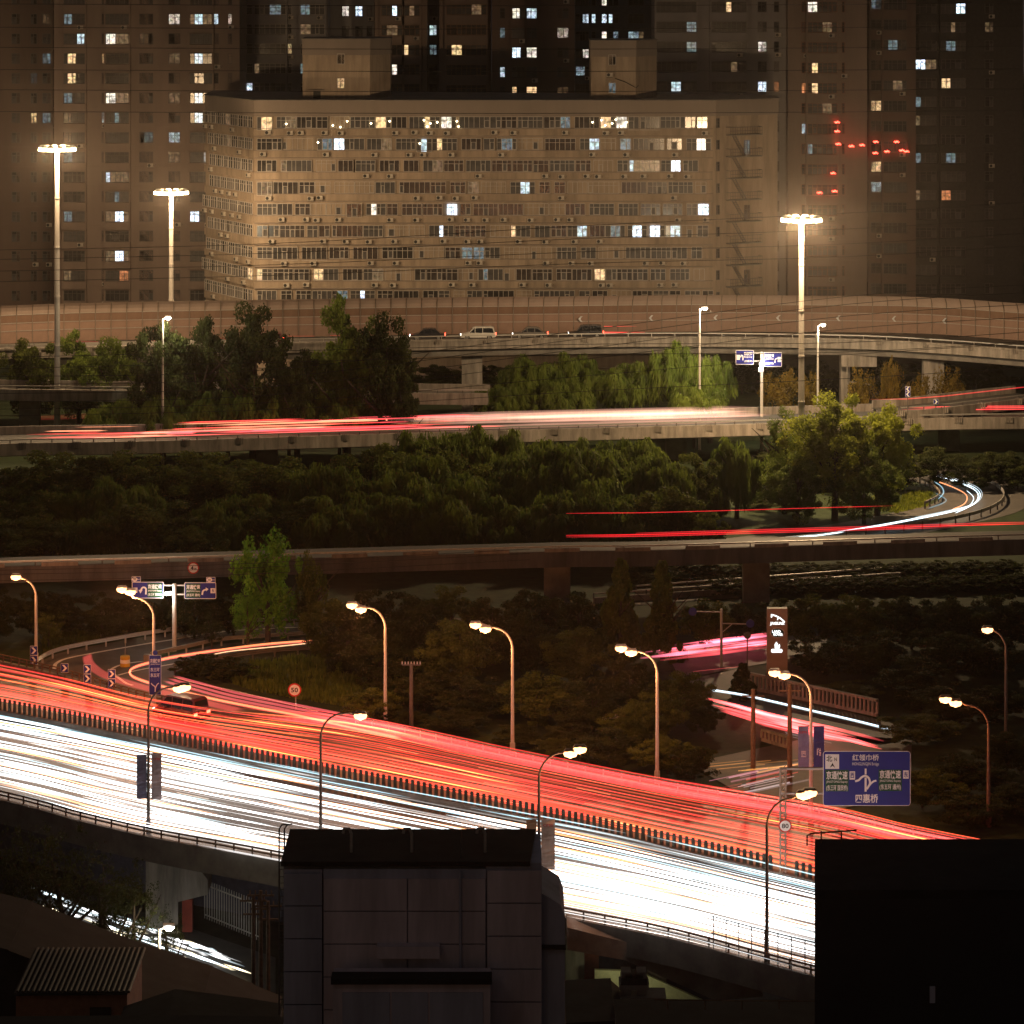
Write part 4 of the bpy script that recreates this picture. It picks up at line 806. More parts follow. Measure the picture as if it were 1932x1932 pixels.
def arclamp(label, pxb, pyb, heads, pyt, Y=None, z0=0.0, heads_m=None, col=SOD, watts=900, m=pole_paint, group='curved street lamps', r=.10, lean=1):
    """pole base (pxb, pyb) on z0, top of the arch at pyt, luminaires at heads [(px,py)..]"""
    p0 = on(pxb, pyb, z0) if Y is None else Vector(((pxb-966)*Y/F, Y, z0)); Y = p0.y; k = F/Y
    t = thing('street_lamp', label, 'street lamp', tuple(p0), group=group)
    L = [(at(px, py, Y)-p0) for px, py in heads]; zt = H-(pyt-Y0)/k-z0; e = L[0]; far = L[-1]
    zb = zt-1.6; g = MB(); s = 1 if far.x > 0 else -1
    arc = [(0, 0, 0), (0, 0, zb*.5), (0, 0, zb)]
    near = e if abs(e.x) < abs(far.x) else far; ee = far if near is e else e
    xe = ee.x; ze = ee.z+.12
    for q in range(1, 9):
        a = q/8*math.pi/2; arc.append((s*1.5*(1-math.cos(a)), 0, zb+1.6*math.sin(a)))
    arc.append((xe*.98, 0, max(ze, zt-.05) if ze > zt-.3 else ze))
    rs = [r*1.5, r*1.2, r] + [r*.75]*8 + [r*.6]; g.tube(arc, rs, 8); g.tube([(0, 0, 0), (0, 0, .9)], r*2, 8); part('pole', g, m, t)
    hm = MB(); hm.box((0, 0, .1), (.85, .3, .16), 0, top=.7); hm.tube([(-.4, 0, -.06), (-.3, 0, -.12), (0, 0, -.16), (.3, 0, -.12), (.4, 0, -.06)], [.08, .2, .26, .2, .08], 10, 1); hm = hm.mesh('luminaire', [m, heads_m or lamp_o])
    for v in L:
        link('luminaire', hm, t, tuple(v))
        point('lamp_light', (v.x, v.y-.05, v.z-.62), col, watts, .2, t)
    return t
arclamp('curved street lamp with one dim orange head at the left edge', 68, 1252, [(30, 1086)], 1090, watts=1200)
arclamp('curved double street lamp over the blue sign gantry at left', 290, 1333, [(230, 1109), (246, 1114)], 1128, watts=2200)
arclamp('curved double street lamp behind the red carriageway, left of the middle', 727, 1371, [(664, 1139), (681, 1147)], 1146, watts=1300)
arclamp('curved double street lamp behind the red carriageway, nearest the middle', 967, 1424, [(897, 1176), (916, 1184)], 1184, watts=1300)
arclamp('curved double street lamp behind the red carriageway, right of the middle', 1240, 1478, [(1172, 1220), (1191, 1228)], 1229, watts=1300)
arclamp('curved street lamp over the banners at right', 1530, 1540, [(1462, 1266), (1480, 1271)], 1272, watts=800)
arclamp('tall curved double street lamp at lower right before the dark', 1865, 1560, [(1784, 1316), (1803, 1323)], 1330, watts=300, z0=0, m=rust)
arclamp('far street lamp near the right edge, only its glowing head showing', 1898, 1420, [(1863, 1185)], 1186, watts=120, m=dark_pole)
arclamp('dark curved lamp before the vertical blue sign, with banners', 280, 1572, [(338, 1296), (348, 1293)], 1297, watts=260, m=dark_pole, r=.085)
arclamp('dark curved lamp standing left of the dark block in the foreground', 605, 1622, [(680, 1347)], 1346, watts=700, m=dark_pole, r=.085)
arclamp('dark curved double lamp beside the banners at the centre of the white traffic', 1017, 1716, [(1076, 1418), (1094, 1410)], 1420, watts=700, m=dark_pole, r=.085)
arclamp('brown curved double lamp in front of the 80 sign', 1447, 1826, [(1516, 1496), (1528, 1492)], 1506, watts=800, m=dark_pole, r=.085)
def stublamp(label, px, pyb, pyt, Y, z0, watts=500, side=1, m=pole_paint):
    k = F/Y; X = (px-966)/k; zt = H-(pyt-Y0)/k-z0; t = thing('street_lamp', label, 'street lamp', (X, Y, z0), group='straight street lamps')
    g = MB(); g.tube([(0, 0, 0), (0, 0, zt)], [.16, .10], 8); g.tube([(0, 0, zt-.1), (side*.5, 0, zt+.2)], .06, 6); part('pole', g, m, t)
    g = MB(); g.box((side*.6, 0, zt+.22), (.7, .4, .14), 0); g.tube([(side*.62, 0, zt+.16), (side*.62, 0, zt+.05), (side*.62, 0, zt-.12)], [.3, .34, .16], 10, 1); link('luminaire', g.mesh('luminaire', [m, lamp_c]), t)
    point('lamp_light', (side*.62, -.1, zt-.4), (1, .86, .58), watts, .2, t); return t
stublamp('straight lamp with a star-bright white head before the bright willows', 1320, 722, 583, 379.5, 0, 5200)
stublamp('straight lamp with a small white head right of the tall mast', 1543, 727, 614, 386, 0, 2600)
stublamp('slender lamp with a small white head among the dark poplars', 307, 700, 601, 369, 0, 2400)
stublamp('small greenish-white lamp on the side street at bottom left', 300, 1800, 1752, 197, -8, 500)

# ------------------------------------------------------------------ signs
blue = mat('blue_sign_face', (.014, .020, .22), .45, var=.08, scale=.6, bump=0)
green = mat('green_sign_panel', (.01, .07, .025), .45, var=.08, bump=0)
white = mat('white_reflective', (.80, .78, .76), .5, var=.04, bump=0)
blackp = mat('black_print', (.02, .02, .02), .6, bump=0); redp = mat('red_sign_ring', (.55, .03, .02), .5, bump=0)
def text(body, parent, x, z, w, h, m, y=-.06, rot=0.0, name='lettering', bold=.02):
    c = bpy.data.curves.new('t', 'FONT'); c.body = body; c.size = 1; c.offset = bold; c.resolution_u = 2
    o = bpy.data.objects.new('t', c); C.objects.link(o); bpy.context.view_layer.update()
    me = bpy.data.meshes.new_from_object(o.evaluated_get(bpy.context.evaluated_depsgraph_get())); bpy.data.objects.remove(o); bpy.data.curves.remove(c)
    if not len(me.vertices): return None
    co = np.empty(len(me.vertices)*3); me.vertices.foreach_get('co', co); co = co.reshape(-1, 3); lo, hi = co.min(0), co.max(0)
    co = (co-(lo+hi)/2)/np.maximum(hi-lo, 1e-6); u, v = co[:, 0]*w, co[:, 1]*h; cr, sr = math.cos(rot), math.sin(rot)
    out = np.stack([x+u*cr-v*sr, np.full(len(u), y), z+u*sr+v*cr], 1); me.vertices.foreach_set('co', out.ravel()); me.materials.clear(); me.materials.append(m); me.update(); me.name = name
    return link(name, me, parent)
def rrect(cx, cz, w, h, r, n=5):
    P = []
    for sx_, sz_, a0 in ((1, 1, 0), (-1, 1, 90), (-1, -1, 180), (1, -1, 270)):
        for i in range(n+1): a = math.radians(a0+90*i/n); P.append((cx+sx_*(w/2-r)+r*math.cos(a), cz+sz_*(h/2-r)+r*math.sin(a)))
    return P
def board(parent, cx, cz, w, h, y=0.0, r=.12, b=.05, face=None, nm='board'):
    g = MB(); g.prism(rrect(cx, cz, w, h, r), y, y-.035, 'y', 1); g.prism(rrect(cx, cz, w-2*b, h-2*b, r*.7), y-.036, y-.045, 'y', 0)
    return link(nm, g.mesh(nm, [face or blue, white]), parent)
def stroke(parent, pts, w, m, y=-.06, nm='arrow_print', n=6):
    P = smooth([(p[0], 0, p[1]) for p in pts], n) if len(pts) > 2 else [Vector((p[0], 0, p[1])) for p in pts]; g = MB(); vs = []
    for i, p in enumerate(P):
        t = (P[min(i+1, len(P)-1)]-P[max(i-1, 0)]).normalized(); nn = Vector((-t.z, 0, t.x))*w/2; vs += [(p.x+nn.x, y, p.z+nn.z), (p.x-nn.x, y, p.z-nn.z)]
    g.add(vs, [(2*i, 2*i+1, 2*i+3, 2*i+2) for i in range(len(P)-1)]); return part(nm, g, m, parent)
# big direction sign on a lattice post in the median
Yb = ymed(17.45); kb = F/Yb
def bx_(px): return (px-966)/kb
big = thing('direction_sign', 'large blue motorway direction sign with interchange diagram and Chinese names, at lower right', 'road sign', (17.45, Yb, .0))
g = MB()
for dx in (-.17, .17):
    for dy in (-.12, .12): g.tube([(dx, dy, 0), (dx, dy, 7.1)], .055, 6)
for i in range(16): g.box((0, -.13, .3+i*.44), (.36, .03, .07)); g.tube([(-.17, -.13, .3+i*.44), (.17, -.13, .74+i*.44)], .025, 4)
for i in range(16): g.box((0, 0, .3+i*.44), (.34, .26, .05))
part('post', g, mat('sign_post', (.34, .27, .22), .6), big)
g = MB()
cx, cz = bx_(1635)-17.45, H-(1468-Y0)/kb
for zz in (.9, -.7): g.tube([(-.2, .05, cz+zz-.3), (cx+2.7, .05, cz+zz-.3)], .09, 6)
for xx in (-1.8, 0, 1.8): g.box((cx+xx, .0, cz), (.12, .08, 3.2))
part('arm', g, steel, big)
bw, bh = 165/kb, 103/kb; board(big, cx, cz, bw, bh, -.06, .2, .035)
def bp(px, py): return cx+(px-1635)/kb, cz-(py-1468)/kb     # picture units on the board
# board graphics measured on a 9.2-times enlargement of the sign
def bq(u, v): return cx+((u-928)/1710)*bw, cz-((v-675)/1065)*bh
uw, vh = bw/1710, bh/1065
g = MB(); x, z = bq(252, 345); g.prism(rrect(x, z, 270*uw, 285*vh, .02), -.11, -.12, 'y'); part('compass_panel', g, white, big)
text('北', big, *bq(195, 285), 115*uw, 120*vh, blackp, -.13); text('N', big, *bq(318, 300), 50*uw, 70*vh, blackp, -.13)
g = MB(); g.prism([bq(258, 368), bq(205, 465), bq(258, 425), bq(308, 465)], -.125, -.13, 'y'); part('arrow_print', g, blackp, big)
text('红领巾桥', big, *bq(905, 265), 520*uw, 125*vh, white, -.12, bold=.015)
text('HONGLINGJIN Bridge', big, *bq(905, 398), 520*uw, 78*vh, white, -.12, bold=.0)
text('四惠桥', big, *bq(928, 1065), 440*uw, 175*vh, white, -.12, bold=.02)
for u0, s1, s2 in ((345, '京通快速', '(东三环 国贸桥)'), (1385, '京通快速', '(东五环 通州)')):
    x, z = bq(u0, 715 if u0 < 900 else 710); g = MB(); g.prism(rrect(x, z, 455*uw, 420*vh, .03), -.11, -.115, 'y'); part('green_panel', g, green, big)
    dv = 0 if u0 < 900 else -18
    text(s1, big, *bq(u0, 610+dv), 415*uw, 165*vh, white, -.13, bold=.02); text('JINGTONG Expwy', big, *bq(u0, 742+dv), 415*uw, 55*vh, white, -.13, bold=.0)
    text(s2, big, *bq(u0, 862+dv), 415*uw, 125*vh, white, -.13, bold=.01)
for (u, v), ch in (((645, 615), '西'), ((1693, 597), '东')):
    x, z = bq(u, v); g = MB(); g.prism(rrect(x, z, 108*uw, 160*vh, .01), -.11, -.12, 'y'); part('direction_panel', g, white, big); text(ch, big, x, z, 78*uw, 110*vh, blue, -.13)
stroke(big, [bq(905, 930), bq(905, 655)], 40*uw, white, -.122); stroke(big, [bq(905, 595), bq(905, 480)], 36*uw, white, -.122)
stroke(big, [bq(700, 728), bq(770, 705), bq(830, 648), bq(900, 622), bq(965, 665), bq(990, 760), bq(960, 830), bq(925, 880)], 40*uw, white, -.124)
stroke(big, [bq(920, 880), bq(1000, 780), bq(1060, 730), bq(1115, 715)], 36*uw, white, -.126)
def roundsign(label, px, py, rad, txt, base=None, parent_p=None, small=None):
    if base: p = on(base[0], base[1], 0)
    else: p = parent_p
    k = F/p.y; t = thing('speed_limit_sign' if not small else 'height_limit_sign', label, 'road sign', tuple(p)); v = at(px, py, p.y)-p; R = rad/k
    g = MB(); g.disc((v.x, -.12, v.z), R, 28, 0, -.03, 1); g.disc((v.x, -.155, v.z), R*.80, 28, 0, -.006, 0); link('disc', g.mesh('disc', [white, redp]), t)
    text(txt, t, v.x-(R*.2 if small else 0), v.z, R*1.05 if not small else R*.5, R*.72, blackp, -.17)
    if small: text(small, t, v.x+R*.35, v.z-R*.15, R*.35, R*.3, blackp, -.17)
    g = MB()
    if base: g.tube([(0, 0, 0), (0, 0, v.z+R*.6)], .05, 6); g.box((v.x, -.07, v.z), (.3, .12, .1))
    else: g.box((v.x, .1, v.z), (.12, .5, .12))
    part('post' if base else 'bracket', g, steel, t)
roundsign('round speed limit sign reading 50 on the grass bank', 556, 1301, 12.5, '50', (558, 1338))
t = roundsign('round speed limit sign reading 80 on the lattice post', 1481, 1557, 12.5, '80', parent_p=Vector((17.45, Yb-.35, 0)))
P = min(ND, key=lambda q: abs(966+q.x*F/q.y-365)); roundsign('round height limit sign reading 4 m on the long flyover', 365, 1071, 11, '4', parent_p=Vector((P.x, P.y-.45, 0)), small='m')
# twin-board sign gantries
def twin(label, px, pyb, pyt, boards, Y=None, z0=0):
    p = on(px, pyb, z0) if Y is None else Vector(((px-966)*Y/F, Y, z0)); k = F/p.y; t = thing('sign_gantry', label, 'road sign', tuple(p), group='twin-board sign gantries')
    zt = H-(pyt-Y0)/k-z0; g = MB(); g.tube([(0, 0, 0), (0, 0, zt)], [.2, .16], 10); part('post', g, pole_paint, t)
    xs = [at(b[0], 0, p.y).x-p.x for b in boards]; cz = at(0, boards[0][1], p.y).z-z0; hh = boards[0][3]/k
    g = MB(); [g.tube([(min(xs)-.8, .06, cz+s*hh*.28), (max(xs)+.8, .06, cz+s*hh*.28)], .07, 6) for s in (-1, 1)]; part('arm', g, pole_paint, t)
    return t, p, k
t, p, k = twin('sign gantry with two blue boards and small round tabs at left', 329, 1229, 1101, [(279, 1113, 60, 31), (378, 1114, 60, 31)])
for cxp, cyp, tabx, lft, s2 in ((279, 1113, 257, 1, '(东三环 国贸桥)'), (378, 1114, 398, 0, '(东五环 通州)')):
    v = at(cxp, cyp, p.y)-p; w, h = 60/k, 31/k; board(t, v.x, v.z, w, h, -.05, .1, .05); u = w/640
    g = MB(); gx = v.x+(w*.22 if lft else -w*.22); g.prism(rrect(gx, v.z, w*.46, h*.86, .03), -.10, -.105, 'y'); part('green_panel', g, green, t)
    text('京通快速', t, gx, v.z+h*.22, w*.43, h*.29, white, -.115, bold=.03); text('JINGTONG Expwy', t, gx, v.z-h*.04, w*.43, h*.12, white, -.115); text(s2, t, gx, v.z-h*.27, w*.43, h*.2, white, -.115, bold=.02)
    ax = v.x+(-w*.16 if lft else w*.16)
    if lft: stroke(t, [(ax+w*.1, v.z-h*.26), (ax+w*.1, v.z+h*.1), (ax, v.z+h*.16), (ax-w*.07, v.z-h*.05)], .14, white, -.115); g = MB(); g.prism([(ax-w*.13, v.z+h*.02), (ax-w*.0, v.z+h*.02), (ax-w*.07, v.z-h*.2)], -.11, -.116, 'y')
    else: stroke(t, [(ax-w*.1, v.z-h*.25), (ax-w*.07, v.z-.02), (ax+w*.03, v.z+h*.08)], .14, white, -.115); g = MB(); g.prism([(ax+w*.01, v.z+h*.2), (ax+w*.1, v.z+h*.1), (ax+w*.03, v.z-h*.04)], -.11, -.116, 'y')
    part('arrow_print', g, white, t)
    qx = v.x+(-w*.40 if lft else w*.40); g = MB(); g.prism(rrect(qx, v.z, w*.15, h*.3, .01), -.10, -.11, 'y'); part('direction_panel', g, white, t); text('西' if lft else '东', t, qx, v.z, w*.09, h*.2, blue, -.12)
    tv = at(tabx, cyp-20.5, p.y)-p; board(t, tv.x, tv.z, 17/k, 10/k, -.05, .04, .03, nm='tab'); g = MB(); g.disc((tv.x-.12, -.1, tv.z), .19, 16, 0, -.01, 0, rx=.24); part('number_disc', g, white, t)
    text('50' , t, tv.x-.12, tv.z, .2, .16, blackp, -.12); text('出口', t, tv.x+.24, tv.z, .2, .1, white, -.12)
g = MB(); zc_ = at(0, 1119, p.y).z; g.tube([(-.75, -.2, zc_-.05), (-.6, -.2, zc_), (-.1, -.15, zc_+.06)], [.12, .17, .1], 8); part('sign_lamp', g, lamp_c, t); point('lamp_light', (-.6, -.75, zc_-.2), (1, .93, .78), 260, .15, t)
t, p, k = twin('small sign gantry with two blue boards above the pink flyover at right', 1437, 790, 664, [(1405, 674, 34, 27), (1458, 678, 34, 27)], Y=379, z0=0)
for cxp, cyp, lft, a, b, c in ((1405, 674, 1, '东北四环', 'Expwy', '(四惠东)'), (1458, 678, 0, '京通快速', 'JINGTONG', '(通州)')):
    v = at(cxp, cyp, p.y)-p; w, h = 34/k, 27/k; board(t, v.x, v.z, w, h, -.05, .1, .05); gx = v.x+(w*.2 if lft else -w*.18)
    text(a, t, gx, v.z+h*.26, w*.48, h*.26, white, -.12, bold=.03); text(b, t, gx, v.z+h*.02, w*.45, h*.13, white, -.12); text(c, t, gx, v.z-h*.28, w*.45, h*.18, white, -.12, bold=.02)
    qx = v.x+(-w*.36 if lft else w*.36); g = MB(); g.prism(rrect(qx, v.z, w*.18, h*.34, .01), -.10, -.11, 'y'); part('direction_panel', g, white, t)
    ax = v.x+(-w*.16 if lft else w*.16); stroke(t, [(ax-.1, v.z-.4), (ax-.05, v.z), (ax+.2, v.z+.15)] if not lft else [(ax+.12, v.z-.35), (ax+.12, v.z+.1), (ax-.05, v.z+.25), (ax-.15, v.z)], .12, white, -.115)
g = MB(); zc_ = at(0, 686, p.y).z; g.tube([(0, -.3, zc_-.35), (0, -.3, zc_), (0, -.3, zc_+.35)], [.2, .28, .1], 8); part('sign_lamp', g, lamp_c, t); point('lamp_light', (0, -1.3, zc_), (1, .93, .78), 420, .15, t); g = MB(); g.box((-.1, -.1, at(0, 697, p.y).z), (.55, .4, .5)); part('camera', g, white, t)
# vertical panel sign
p = on(292, 1334, 0); k = F/p.y; t = thing('panel_sign', 'narrow upright blue sign with a forked arrow, in front of the slip road merge', 'road sign', tuple(p)); p.z = 0
g = MB(); g.tube([(0, 0, 0), (0, 0, at(0, 1238, p.y).z)], .1, 8); part('post', g, pole_paint, t)
v = at(293, 1273, p.y)-p; w, h = 23/k, 75/k; board(t, v.x, v.z, w, h, -.1, .06, .03)
text('京通快速', t, v.x, v.z+h*.36, w*.8, h*.11, white, -.16, bold=.03); text('JINGTONG', t, v.x, v.z+h*.27, w*.75, h*.04, white, -.16)
text('东三环', t, v.x, v.z+h*.14, w*.75, h*.10, white, -.16, bold=.02); text('东五环', t, v.x, v.z-.0*h, w*.75, h*.10, white, -.16, bold=.02)
stroke(t, [(v.x, v.z-h*.42), (v.x, v.z-h*.3), (v.x-.22, v.z-h*.24), (v.x-.3, v.z-h*.2)], .08, white, -.155); stroke(t, [(v.x, v.z-h*.34), (v.x+.15, v.z-h*.24), (v.x+.3, v.z-h*.2)], .08, white, -.156)
g = MB(); g.disc((v.x, -.1, v.z+h*.5+.18), .2, 18, 0, -.03); part('tab', g, blue, t)
# chevron boards
for i, (px, py, pb, nn_, lb) in enumerate([(122, 1260, 1286, 1, 'single blue chevron board, leftmost of three beside the slip road'), (165, 1271, 1300, 2, 'middle one of three blue chevron boards, two chevrons high'), (211, 1280, 1310, 2, 'rightmost of three blue chevron boards, two chevrons high'), (64, 1236, 1262, 2, 'shadowed chevron board at the foot of the leftmost street lamp')]):
    p = on(px, pb, 0); k = F/p.y; t = thing('chevron_board', lb, 'road sign', tuple(p), group='blue chevron boards'); v = at(px, py, p.y)-p; w = 14/k; h = 17/k
    for j in range(nn_):
        zc = v.z+(j-(nn_-1)/2)*(h+.04); board(t, 0, zc, w, h, -.04, .02, .02); g = MB(); chevron(g, (0, -.09, zc), w*.86, -1, 0, .01); part('chevron_print', g, white, t)
    g = MB(); g.tube([(0, 0, 0), (0, 0, v.z+h*nn_*.45)], .045, 6); part('post', g, dark_pole, t)
for i, (px, py, nn_) in enumerate([(1712, 738, 2), (1765, 757, 1)]):
    P = min(NB2, key=lambda q: abs(966+q.x*F/q.y-px)); X = (px-966)*P.y/F; t = thing('chevron_board', ['tall pale chevron board on the dark ramp at right', 'single pale chevron board on the dark ramp, nearer the right edge'][i], 'road sign', (X, P.y-.35, P.z-.2), group='chevron boards on the dark ramp')
    v = at(px, py, P.y).z-P.z+.2; g = MB(); g.tube([(0, .1, -.9), (0, .1, v)], .05, 5); part('post', g, dark_pole, t)
    for j in range(nn_): board(t, 0, v+(j-(nn_-1)/2)*.62, .6, .6, 0, .02, .02); g = MB(); chevron(g, (0, -.06, v+(j-(nn_-1)/2)*.62), .52, 1 if i == 0 else -1, 0, .01); part('chevron_print', g, white, t)
# crash barrels
yel = mat('yellow_plastic', (.55, .36, .05), .5)
p = on(236, 1257, 0)
t = thing('crash_barrel', 'yellow and white crash cushion barrel on the gore between the slip roads', 'crash barrel', tuple(p)); g = MB()
for i, (r, m) in enumerate(((.42, yel), (.41, white), (.40, yel))):
    g = MB(); g.tube([(0, 0, i*.29), (0, 0, i*.29+.28)], [r, r], 14); part('band', g, m, t)
g = MB(); g.tube([(0, 0, .86), (.03, 0, 2.3)], .02, 4); part('rod', g, steel, t)
g = MB(); p = on(285, 1248, 0); g.box((p.x, p.y, .3), (1.2, .6, .6)); tag(part('concrete_block', g, concrete), 'pale concrete block behind the vertical blue sign', 'concrete block')
# pylon sign with emblems
p = on(1466, 1292, 0); k = F/p.y; t = thing('pylon_sign', 'tall brown pylon with three glowing white emblems at right', 'advertising pylon', tuple(p))
zt = at(0, 1147, p.y).z; w = 38/k; g = MB(); g.box((0, 0, zt/2), (w, .7, zt)); part('board', g, mat('bronze_cladding', (.30, .21, .15), .6, var=.08), t)
glow = emit('lit_emblem', (.95, 1, 1), 2.2, 'NONE')
def ez(py): return at(0, py, p.y).z
stroke(t, [(-w*.32, ez(1158)), (-w*.1, ez(1160)), (w*.15, ez(1165)), (w*.36, ez(1172))], .10, glow, -.37, 'emblem'); stroke(t, [(-w*.26, ez(1157)), (-w*.30, ez(1163))], .1, glow, -.37, 'emblem'); stroke(t, [(w*.05, ez(1162)), (w*.0, ez(1168))], .07, glow, -.37, 'emblem')
text('JAGUAR', t, 0, ez(1175), w*.72, .30, glow, -.37, bold=.03)
g = MB(); g.disc((0, -.352, ez(1192)), .42, 26, 0, -.03, 0, rx=w*.37); g.disc((0, -.383, ez(1192)), .36, 26, 0, -.01, 1, rx=w*.32); link('emblem', g.mesh('emblem', [steel, mat('dark_green_enamel', (.01, .05, .03), .3)]), t)
text('LAND', t, -.08, ez(1189.5), w*.42, .22, glow, -.40, bold=.03); text('ROVER', t, .06, ez(1195), w*.46, .22, glow, -.40, bold=.03)
g = MB(); g.prism([(-.2, ez(1222)), (-.22, ez(1214)), (-.08, ez(1209)), (.05, ez(1214)), (.05, ez(1219)), (.16, ez(1213)), (.22, ez(1217)), (.12, ez(1223))], -.355, -.38, 'y'); part('emblem', g, glow, t)
g = MB(); g.prism(rrect(-.05, ez(1226), w*.55, .28, .1), -.355, -.38, 'y'); part('emblem', g, glow, t)
# T-shaped sign and signal mast by the side road
p = on(1361, 1258, 0); t = thing('signal_mast', 'slim grey mast with two side arms and small blue signs by the side road', 'signal mast', tuple(p)); k = F/p.y
g = MB(); zt = at(0, 1149, p.y).z; g.tube([(0, 0, 0), (0, 0, zt)], .11, 8); part('pole', g, pole_paint, t)
g = MB(); g.tube([(0, 0, zt-.25), (-2.2, 0, zt-.2)], .05, 5); g.tube([(0, 0, zt-1.2), (2.2, 0, zt-1.25)], .05, 5); g.tube([(0, 0, zt-2), (.9, 0, zt-1.25)], .04, 5); part('arm', g, pole_paint, t)
for s, zz in ((-1, zt-.2), (1, zt-1.2)): g = MB(); g.disc((s*2.4, -.05, zz), .34, 18); part('disc', g, blue, t)
p = on(1410, 1262, 0); t = thing('street_sign', 'small round sign on a thin post before the red side road', 'road sign', tuple(p)); g = MB(); g.tube([(0, 0, 0), (0, 0, 2.9)], .05, 6); part('post', g, dark_pole, t); g = MB(); g.disc((0, -.06, 2.8), .3, 16); part('disc', g, dark_pole, t)

# banners on lamp posts
def banner(label, px0, px1, py0, py1, lamp_px, lamp_py, m, txt=None, Y=None):
    p = on(lamp_px, lamp_py, 0); Y = p.y if Y is None else Y; a, b = at(px0, py0, Y), at(px1, py1, Y); t = thing('banner', label, 'banner', (a.x, Y, b.z), group='banners on lamp posts')
    w, h = b.x-a.x, a.z-b.z; g = MB(); N = 10
    vs = []
    for i in range(N+1):
        for j in (0, 1): vs.append((j*w, -.03+.05*math.sin(i*1.1+j*2.0), h*i/N))
    vs += [(x, y+.015, z) for x, y, z in vs]; o_ = 2*(N+1)
    g.add(vs, [(2*i, 2*i+1, 2*i+3, 2*i+2) for i in range(N)] + [(o_+2*i, o_+2*i+2, o_+2*i+3, o_+2*i+1) for i in range(N)]); part('cloth', g, m, t)
    g = MB(); lx = (lamp_px-966)*Y/F-a.x
    for zz in (0.02, h-.02): g.tube([(min(0, lx), .02, zz), (max(w, lx), .02, zz)], .025, 5)
    part('rod', g, dark_pole, t)
    for s in (txt or []): text(s[0], t, w*s[1], h*s[2], w*s[3], h*s[4], s[5], -.1, s[6])
bl_cloth = mat('blue_grey_cloth', (.20, .22, .38), .8); gr_cloth = mat('grey_cloth', (.42, .38, .44), .8); wh_cloth = mat('white_cloth', (.5, .46, .44), .8); tan_cloth = mat('tan_cloth', (.42, .30, .2), .8)
banner('left blue-grey banner on the leftmost near lamp post', 258, 277, 1424, 1507, 280, 1572, bl_cloth)
banner('right pale grey banner on the leftmost near lamp post', 286, 305, 1421, 1508, 280, 1572, gr_cloth, [('CIFTIS', .5, .88, .7, .05, redp, 0)])
banner('tan banner left of the central near lamp post', 993, 1012, 1546, 1612, 1017, 1716, tan_cloth)
banner('white banner with small red print right of the central near lamp post', 1021, 1047, 1545, 1640, 1017, 1716, wh_cloth, [('CIFTIS', .5, .88, .7, .05, redp, 0)])
banner('blue and white banner left of the lamp post beside the big sign', 1506, 1526, 1370, 1450, 1530, 1540, bl_cloth, [('CIFTIS', .5, .86, .7, .05, redp, 0), ('服务贸易', .5, .35, .6, .12, white, math.pi/2)])
banner('plain blue banner right of the lamp post beside the big sign', 1535, 1555, 1370, 1450, 1530, 1540, mat('blue_cloth', (.05, .06, .22), .8), [('峰会', .5, .4, .4, .2, white, 0)])
# utility and lamp poles
for px, pb, pt, lb in ((1490, 1480, 1290, 'dark utility pole beside the banners at right'), (1421, 1470, 1300, 'thin dark pole at the right-hand side road')):
    p = on(px, pb, 0); g = MB(); zt = at(0, pt, p.y).z; g.tube([(0, 0, 0), (0, 0, zt)], [.2, .14], 8)
    if px > 1400: g.box((0, 0, zt-.5), (1.6, .1, .1))
    o = part('utility_pole', g, rust); o.location = p; tag(o, lb, 'utility pole')
p = on(776, 1375, 0); t = thing('lamp_cluster_pole', 'grey pole with a crossbar of tiny lamps behind the red carriageway', 'lamp pole', tuple(p)); g = MB(); zt = at(0, 1252, p.y).z; g.tube([(0, 0, 0), (0, 0, zt)], [.17, .13], 8); part('pole', g, dark_pole, t)
g = MB(); g.tube([(-.7, 0, zt-.1), (.7, 0, zt-.1)], .06, 5); part('arm', g, dark_pole, t); g = MB(); [g.box((i*.23-.7, 0, zt+.05), (.08, .08, .2)) for i in range(7)]; part('lamps', g, steel, t)
p = on(1163, 1398, 0); t = thing('lamp_cluster_pole', 'grey pole with three round discs on a crossbar above the bushes', 'lamp pole', tuple(p)); g = MB(); zt = at(0, 1346, p.y).z; g.tube([(0, 0, 0), (0, 0, zt)], [.14, .12], 8); part('pole', g, pole_paint, t)
g = MB(); g.tube([(-1.0, 0, zt-.35), (1.1, 0, zt-.35)], .05, 5); part('arm', g, pole_paint, t)
for xx in (-.9, .15, 1.1): g = MB(); g.disc((xx, -.06, zt-.4), .2, 14); part('disc', g, pole_paint, t)
# power lines
def wire(pts, i, r=.035, wh_='the apartment slab and noise barrier'): 
    P = smooth([at(*q) for q in pts], 6); g = MB(); g.tube(P, r, 4); o = part('power_line', g, black_m); tag(o, f'thin black cable strung across {wh_}, {ORD[i]} from the top', 'cable', 'overhead cables'); return o
for i, (ya, yb_, Y) in enumerate([(452, 388, 300), (470, 418, 301), (492, 446, 302), (512, 470, 303), (690, 545, 300), (705, 560, 301), (722, 582, 302), (738, 606, 303), (655, 632, 304), (676, 650, 305), (752, 655, 306), (765, 700, 307)]):
    wire([(-120, ya+22, Y), (500, ya+8, Y), (1100, (ya+yb_)/2+6, Y), (1600, yb_+14, Y), (2060, yb_-14, Y)], i, .026)
for i, y in enumerate([2, 46, 84, 126, 164, 205]): wire([(-100, y+5, 330), (966, y+9, 330), (2060, y+3, 330)], i, .03, 'the towers behind')
for i, y in enumerate([1062, 1070, 1082]): wire([(-100, y+16, 262), (400, y+4, 262), (1000, y-26, 262)], i, .022, 'the long unlit flyover')

